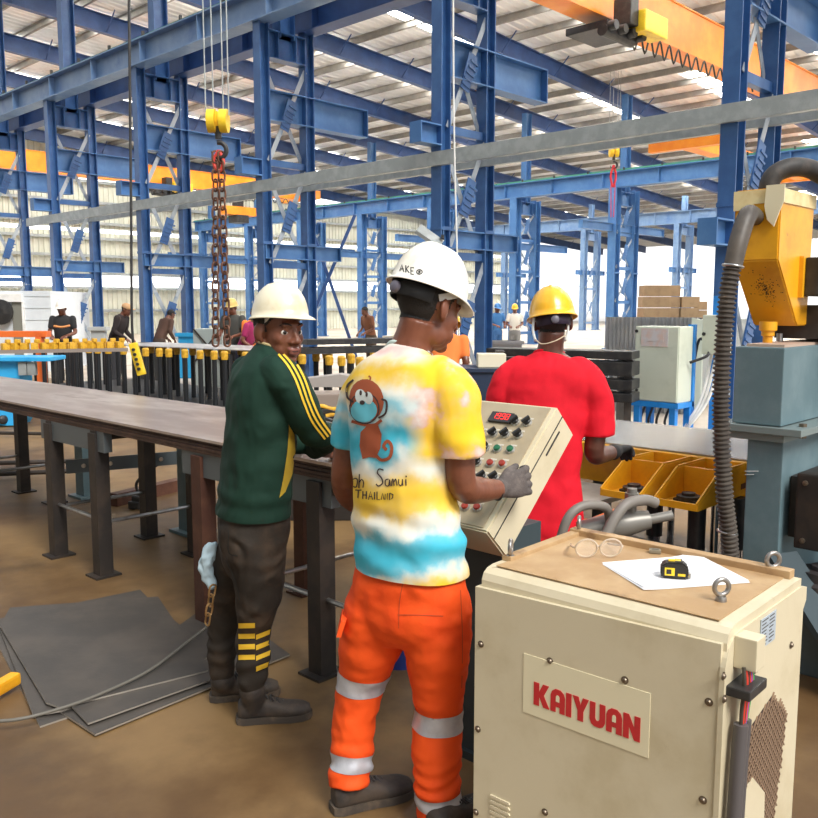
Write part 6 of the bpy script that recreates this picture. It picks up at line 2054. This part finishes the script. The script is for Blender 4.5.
    GR = mat('dark green jersey', (.008, .032, .021), .8, 0, (.012, .042, .028), 4, .4, .7, .06, 150, spec=.25, crease=.6)
    js = link('jersey', jm2, GR, root, 3.2)
    YS = mat('yellow stripe', (.8, .5, .03), .75); BK = mat('black stripe', (.012, .014, .013), .8)
    decal(bj, [('s', [(281, 351), (291.5, 363.5), (300, 379), (308, 401), (316.5, 419.5), (328, 436)], 12)], .0016, 'stripe_ground', BK, js)
    for o_ in (-8, -4.2, -.4):
        decal(bj, [('s', [(284 + o_ * .7, 350 - o_ * .6), (295 + o_ * .9, 362 - o_ * .5), (304 + o_, 378 - o_ * .4), (312 + o_, 400 - o_ * .4), (320 + o_, 418 - o_ * .45), (331 + o_ * .8, 434 - o_ * .6)], 2.0)], .003, 'sleeve_stripe', YS, js)
    decal(bj, [('p', [(289, 424), (294, 434), (295, 452), (292, 474), (285, 492), (279, 498), (283, 478), (287, 452)])], .0018, 'side_panel', mat('mustard mesh panel', (.45, .3, .02), .85), js)
    bm = B(); ring = [J(275, 348) + s * (.063 * cos(t)) + (f * cos(.35) - UP * sin(.35)) * (.06 * sin(t)) for t in np.linspace(0, 2 * pi, 25)[:-1]]; tube(bm, ring, .006, 8, 2, closed=True); finish('collar', bm, mat('collar piping', (.5, .4, .2), .8), js, 3.2)
    # trousers
    TRM = mat('dirty dark trousers', (.032, .026, .021), .8, 0, (.075, .05, .033), 5, .42, .7, .1, 90, spec=.2, crease=.8)
    bm = B(); ringloft(bm, hips, 28); limb(bm, lR, 18); limb(bm, lL, 18)
    tm_ = remeshed(bm, .007, 8)
    fo2 = folds(.01, 7, 9, 31)
    displace(tm_, lambda p: fo2(p) + .004 * sin(p.z * 75 + 6 * noise.noise(p * 5)) * max(0, 1 - abs(p.z - .25) / .16))
    bt = bvh_of(tm_)
    tr = link('trousers', tm_, TRM, root, 3.2)
    for i in range(4):
        y = 623 + i * 10.6
        decal(bt, [('p', [(239, y), (255, y - .5), (255, y + 4.6), (239, y + 5.2)])], .0025, 'shin_stripe', YS, tr)
        decal(bt, [('p', [(256, y + 11.5), (270, y + 6), (269, y + 11), (256, y + 16.5)])], .0025, 'shin_stripe', YS, tr)
    decal(bt, [('s', [(229, 530), (229, 552), (238, 556)], .8), ('s', [(226, 560), (236, 582), (240, 600)], .8)], .0015, 'seam', BK, tr)
    make_boot(root, hr, toe_r, anR - UP * .02); make_boot(root, hl, toe_l, anL - UP * .02)
    # rag and chain hanging from the back pocket
    bm = B()
    rc = J(207, 545, .06)
    rings = []
    for (dx, dy, w, h) in ((5, -2, .02, .012), (2, 8, .035, .02), (-1, 20, .04, .025), (1, 32, .032, .02), (5, 42, .014, .01)):
        rings.append((J(207 + dx, 545 + dy, .06), R0 * w * .8, D0 * h, 2))
    ringloft(bm, rings, 16, 4)
    rm = remeshed(bm, .006, 2); displace(rm, folds(.012, 30, 22, 5))
    rag = link('rag', rm, mat('pale blue rag', (.42, .55, .62), .85), None, 3.2); tag(rag, 'pale blue rag hanging from the trouser pocket of the green jersey worker', 'rag')
    bm = B(); link_chain(bm, J(213, 586, .02), J(207, 624, .03), .05, .014, .0038)
    tag(finish('belt_chain', bm, mat('brassy chain', (.4, .24, .1), .4, .7), smooth=1), 'short brassy chain dangling below the pale blue rag', 'chain')
    return root


# ------------------------------------------------------------------ the worker in red
def man_red():
    D = 4.0
    s, f, u = axes(10)
    def J(x, y, dd=0.0): return at(x, y, D + dd)
    base = J(543, 500); base.z = 0
    rg = lambda x, y, a, b, dd=0.0, e=2.3, tilt=0.0: (J(x, y, dd), s * a, (f * cos(tilt) - UP * sin(tilt)) * b, e)
    jr = [rg(549, 355, .068, .066, .03, 2, .35), rg(549, 359, .11, .082, .02, 2, .3), rg(548, 365, .175, .1, 0), rg(547, 380, .212, .118), rg(544, 405, .208, .125), rg(541, 440, .19, .125), rg(541, 480, .188, .128), rg(543, 520, .19, .13), rg(544, 555, .19, .13), rg(544, 570, .19, .13)]
    def W(a, b, z): return base + s * a + f * b + UP * z
    hz = J(544, 570).z
    hips = [(W(0, 0, hz + .08), s * .16, f * .115, 2.3), (W(0, 0, hz), s * .175, f * .125, 2.3), (W(0, 0, hz - .1), s * .175, f * .125, 2.3)]
    lR = [(W(.09, 0, hz - .05), .09), (W(.1, .01, .45), .07), (W(.1, 0, .1), .06)]; lL = [(W(-.09, 0, hz - .05), .09), (W(-.1, .01, .45), .07), (W(-.1, 0, .1), .06)]
    aR = [(J(588, 380, -.03), .052), (J(598, 415, -.03), .05), (J(594, 452, -.02), .046), (J(604, 454, .1), .042), (J(616, 451, .2), .032)]
    aL = [(J(508, 380, .03), .052), (J(500, 415, .03), .05), (J(500, 455, .05), .046), (J(515, 470, .2), .04), (J(530, 470, .3), .032)]
    hc = J(552, 323, .03); hax = axes(4, 4)
    hd = (R0 * .55 + D0 * .8)
    hR = dict(wrist=J(616, 451, .2), d=hd, nrm=UP * .8 - R0 * .3, side=-1, curl=(30, 30, 25)); hL = dict(wrist=J(530, 470, .3), d=f, nrm=UP, side=1, curl=(30, 30, 25))
    torso = [(J(550, 352, .02), s * .058, f * .058, 2)] + inflate(jr, -.015)[2:] + inflate(hips, -.015)[1:]
    feet = [(W(.1, -.07, 0), W(.13, .2, 0), W(.1, 0, .12)), (W(-.1, -.07, 0), W(-.13, .2, 0), W(-.1, 0, .12))]
    me = body_mesh(torso, [aR, aL], [[(c, r * .8) for c, r in lR], [(c, r * .8) for c, r in lL]], (hc, hax, J(550, 355, .02)), [hR, hL], feet, .0065)
    root = person_root('person', me.copy(), base, SKIN_C, 'person in a bright red t-shirt and yellow hard hat standing behind the console')
    head_hair(root, me, hc, hax)
    HY = mat('yellow hard hat', (.9, .5, .02), .3, 0, (.8, .4, .015), 5, .45, .7, coat=.3)
    hat_ax = axes(4, 10, 4)
    hard_hat(root, J(552, 316, .03), hat_ax, HY, 1.0, harness=mat('dusky purple band', (.06, .04, .075), .5))
    bm = B(); pts = [J(535, 339, -.06), J(542, 344, -.09), J(555, 341, -.1), J(566, 335, -.07)]; tube(bm, pts, .003, 6); finish('chin_cord', bm, mat('pale cord', (.5, .42, .3), .7), root, 3.2)
    for x in (534, 567):
        bm = B(); g_ = 1 if x > 550 else -1
        tube(bm, [J(x, 318, -.03), J(x + g_, 330, -.04), J(x - g_ * 1.5, 341, -.06)], .006, 8); finish('ear_strap', bm, mat('pale strap', (.6, .6, .58), .5), root, 3.2)
    bm = B(); ringloft(bm, jr, 32)
    limb(bm, [(J(578, 370, -.02), .07), (J(590, 383, -.03), .078), (J(597, 408, -.03), .076), (J(598, 436, -.03), .077)], 18, 5, True)
    limb(bm, [(J(518, 370, .02), .07), (J(507, 383, .03), .078), (J(501, 408, .03), .076), (J(499, 440, .03), .077)], 18, 5, True)
    jm = remeshed(bm, .008, 5)
    fo = folds(.008, 6, 8, 41)
    def fn(p):
        a = (p - base).dot(s)
        return fo(p) + .005 * sin(34 * (p.z + .6 * abs(a))) * max(0, 1 - abs(p.z - 1.2) / .2) * min(1, abs(a) * 6)
    displace(jm, fn)
    bm = B(); bm.from_mesh(jm)
    jm2 = bpy.data.meshes.new('tshirt'); bm.to_mesh(jm2); bm.free()
    ts = link('tshirt', jm2, mat('red cotton', (.72, .012, .028), .8, 0, (.6, .01, .022), 4, .4, .7, .05, 150, spec=.2, crease=.5), root, 3.2)
    bm = B(); ring = [J(549, 354, .03) + s * (.067 * cos(t)) + (f * cos(.35) - UP * sin(.35)) * (.066 * sin(t)) for t in np.linspace(0, 2 * pi, 25)[:-1]]; tube(bm, ring, .008, 8, 2, closed=True); finish('collar', bm, MATS['red cotton'], ts, 3.2)
    bm = B(); ringloft(bm, hips, 24); limb(bm, lR); limb(bm, lL)
    tm_ = remeshed(bm, .012, 4); link('trousers', tm_, mat('dark jeans', (.02, .025, .04), .8), root, 3.2)
    for (h_, t_, a_) in feet: make_boot(root, h_, t_, a_, laces=False)
    bm = B(); g = dict(hR); g['extra'] = .003; add_hand(bm, **g); limb(bm, [(hR['wrist'] - hd.normalized() * .04, .04), (hR['wrist'] + hd.normalized() * .01, .033)], 14)
    link('glove', remeshed(bm, .005, 2), mat('black glove', (.02, .02, .022), .7), root, 3.2)
    return root


man_tie_dye()
man_green()
man_red()


# ------------------------------------------------------------------ the small figures in the distance
def worker(px, py_top, D, phi, label, shirt, trousers, hat=None, bend=0, height=1.72, sleeves=True, arm='work', skin=None, cap=None):
    s, f, u = axes(phi)
    p = at(px, 305, D); base = V(p.x, p.y, 0)
    k = height / 1.72
    b = radians(bend)
    hip = base + UP * .9 * k
    def Wp(a, fw, z):
        q = V(0, 0, 0)
        z *= k
        if z > .9 * k:
            dz = z - .9 * k
            return hip + s * (a * k) + f * (fw * k * cos(b) + dz * sin(b)) + UP * (dz * cos(b) - fw * k * sin(b))
        return base + s * (a * k) + f * (fw * k) + UP * z
    fb = f * cos(b) - UP * sin(b); ub = UP * cos(b) + f * sin(b)
    T = [(Wp(0, 0, 1.47), s * .06 * k, fb * .055 * k, 2), (Wp(0, -.01, 1.42), s * .15 * k, fb * .085 * k, 2.2), (Wp(0, 0, 1.34), s * .19 * k, fb * .11 * k, 2.2), (Wp(0, .01, 1.15), s * .17 * k, fb * .115 * k, 2.2), (Wp(0, 0, .96), s * .165 * k, fb * .115 * k, 2.2), (Wp(0, 0, .82), s * .17 * k, fb * .12 * k, 2.2)]
    arms = []; hands = []
    for g in (-1, 1):
        sh_ = Wp(g * .19, 0, 1.39)
        if arm == 'work': el = Wp(g * .24, .06, 1.12); wr = Wp(g * .14, .28, 1.06)
        elif arm == 'down': el = Wp(g * .25, .0, 1.1); wr = Wp(g * .25, .08, .86)
        else: el = Wp(g * .24, .12, 1.14); wr = Wp(g * .12, .34, 1.2)
        arms.append([(sh_, .05 * k), (sh_.lerp(el, .6), .044 * k), (el, .04 * k), (wr, .028 * k)])
        hands.append(dict(wrist=wr, d=(wr - el), nrm=UP + s * g * .4, side=g, k=k))
    legs = [[(Wp(g * .09, 0, .86), .088 * k), (Wp(g * .1, .01, .47), .064 * k), (Wp(g * .1, 0, .1), .05 * k)] for g in (-1, 1)]
    hc = Wp(0, .04, 1.585)
    hax = axes(phi, bend * .6 + 8)
    feet = [(Wp(g * .1, -.07, 0), Wp(g * .13, .19, 0), Wp(g * .1, 0, .12)) for g in (-1, 1)]
    me = body_mesh(inflate(T, -.012), arms, legs, (hc, hax, Wp(0, .005, 1.46), k), hands, feet, .011, smooth=2)
    root = person_root('person', me.copy(), base, skin or SKIN_B, label)
    head_hair(root, me, hc, hax, k)
    bm = B(); ringloft(bm, T, 20)
    for a in arms:
        pts = [(a[0][0], .068 * k), (a[1][0], .06 * k)] + ([(a[2][0], .052 * k), (a[3][0], .04 * k)] if not sleeves else [])
        limb(bm, pts, 12)
    link('shirt', remeshed(bm, .014, 3), shirt, root, 3.2)
    bm = B(); ringloft(bm, [(Wp(0, 0, .96), s * .15 * k, f * .11 * k, 2.2), (Wp(0, 0, .86), s * .175 * k, f * .125 * k, 2.2), (Wp(0, 0, .76), s * .17 * k, f * .12 * k, 2.2)], 18)
    for l in legs: limb(bm, [(c, r * 1.18) for c, r in l], 12)
    link('trousers', remeshed(bm, .016, 3), trousers, root, 3.2)
    for (h_, t_, a_) in feet: make_boot(root, h_, t_, a_, k, False)
    if hat is not None: hard_hat(root, hc + hax[2] * .045 * k, hax, hat, k)
    if cap is not None:
        bm = B(); M = Matrix(hax).transposed(); ellipsoid(bm, hc + hax[2] * .06 * k - hax[1] * .01, (.085 * k, .108 * k, .075 * k), M, 16, 10); box(bm, hc + hax[2] * .06 * k + hax[1] * .11 * k, (.13 * k, .1 * k, .012), M, bevel=.004)
        finish('cap', bm, cap, root, 1.2)
    return root


def cloth(n, c): return mat(n, c, .85)


HWF = MATS['white hard hat']
w1 = worker(62, 307, 16.6, 175, 'person in a black t-shirt and white hard hat at the left by the orange beam', cloth('black tee', (.015, .015, .017)), cloth('black trousers', (.02, .02, .022)), HWF, height=1.66)
bm = B(); tube(bm, [at(54, 326, 16.3), at(62, 327, 16.28), at(70, 325.5, 16.3)], .02, 6); finish('chest_print', bm, mat('orange chest print', (.7, .3, .1), .7), w1)
worker(113, 318, 17.8, 100, 'person in a black top and tan cap bending forward beside the second column', cloth('black top', (.02, .012, .012)), cloth('dark work trousers', (.03, .03, .035)), None, 22, 1.7, False, cap=cloth('tan cap', (.5, .3, .15)))
worker(158, 318, 19.5, 40, 'person in brown clothes stooping between the column and the grey crate', cloth('brown shirt', (.09, .045, .03)), cloth('brown trousers', (.06, .04, .03)), None, 28, 1.6, False)
worker(233, 310, 15.9, 200, 'person with a mustard hard hat and dark jacket right behind the hanging chain', cloth('dark jacket', (.05, .05, .045)), cloth('grey work trousers', (.05, .05, .055)), mat('mustard hat', (.6, .42, .12), .4), height=1.68)
worker(242, 320, 14.9, 110, 'person in a magenta shirt and white hard hat left of the green jersey', cloth('magenta shirt', (.3, .015, .09)), cloth('navy trousers', (.02, .02, .04)), HWF, 25, 1.6)
worker(254, 322, 15.6, 150, 'person in an orange vest half hidden behind the green jersey', cloth('orange vest', (.85, .2, .03)), cloth('dark slacks', (.03, .03, .035)), None, height=1.58)
worker(371, 330, 22.0, 230, 'small distant person with brown shirt left of the tie-dye worker', cloth('rust shirt', (.2, .08, .04)), cloth('umber trousers', (.08, .05, .03)), None, 15, 1.6)
worker(497, 328, 26.0, 160, 'small distant person in blue standing left of the yellow hard hat', cloth('blue overall', (.04, .16, .4)), cloth('blue overall trousers', (.04, .13, .33)), mat('blue hat', (.05, .2, .5), .4), height=1.62)
worker(515, 328, 26.0, 190, 'small distant person in white with a yellow hard hat beside the blue one', cloth('white shirt', (.7, .68, .62)), cloth('grey trousers', (.2, .2, .2)), MATS['yellow hard hat'], height=1.6)
worker(442, 345, 9.0, 20, 'person with a yellow hard hat mostly hidden behind the chin of the tie-dye worker', cloth('orange work shirt', (.8, .2, .04)), cloth('khaki trousers', (.12, .1, .06)), MATS['yellow hard hat'], 25, 1.58)
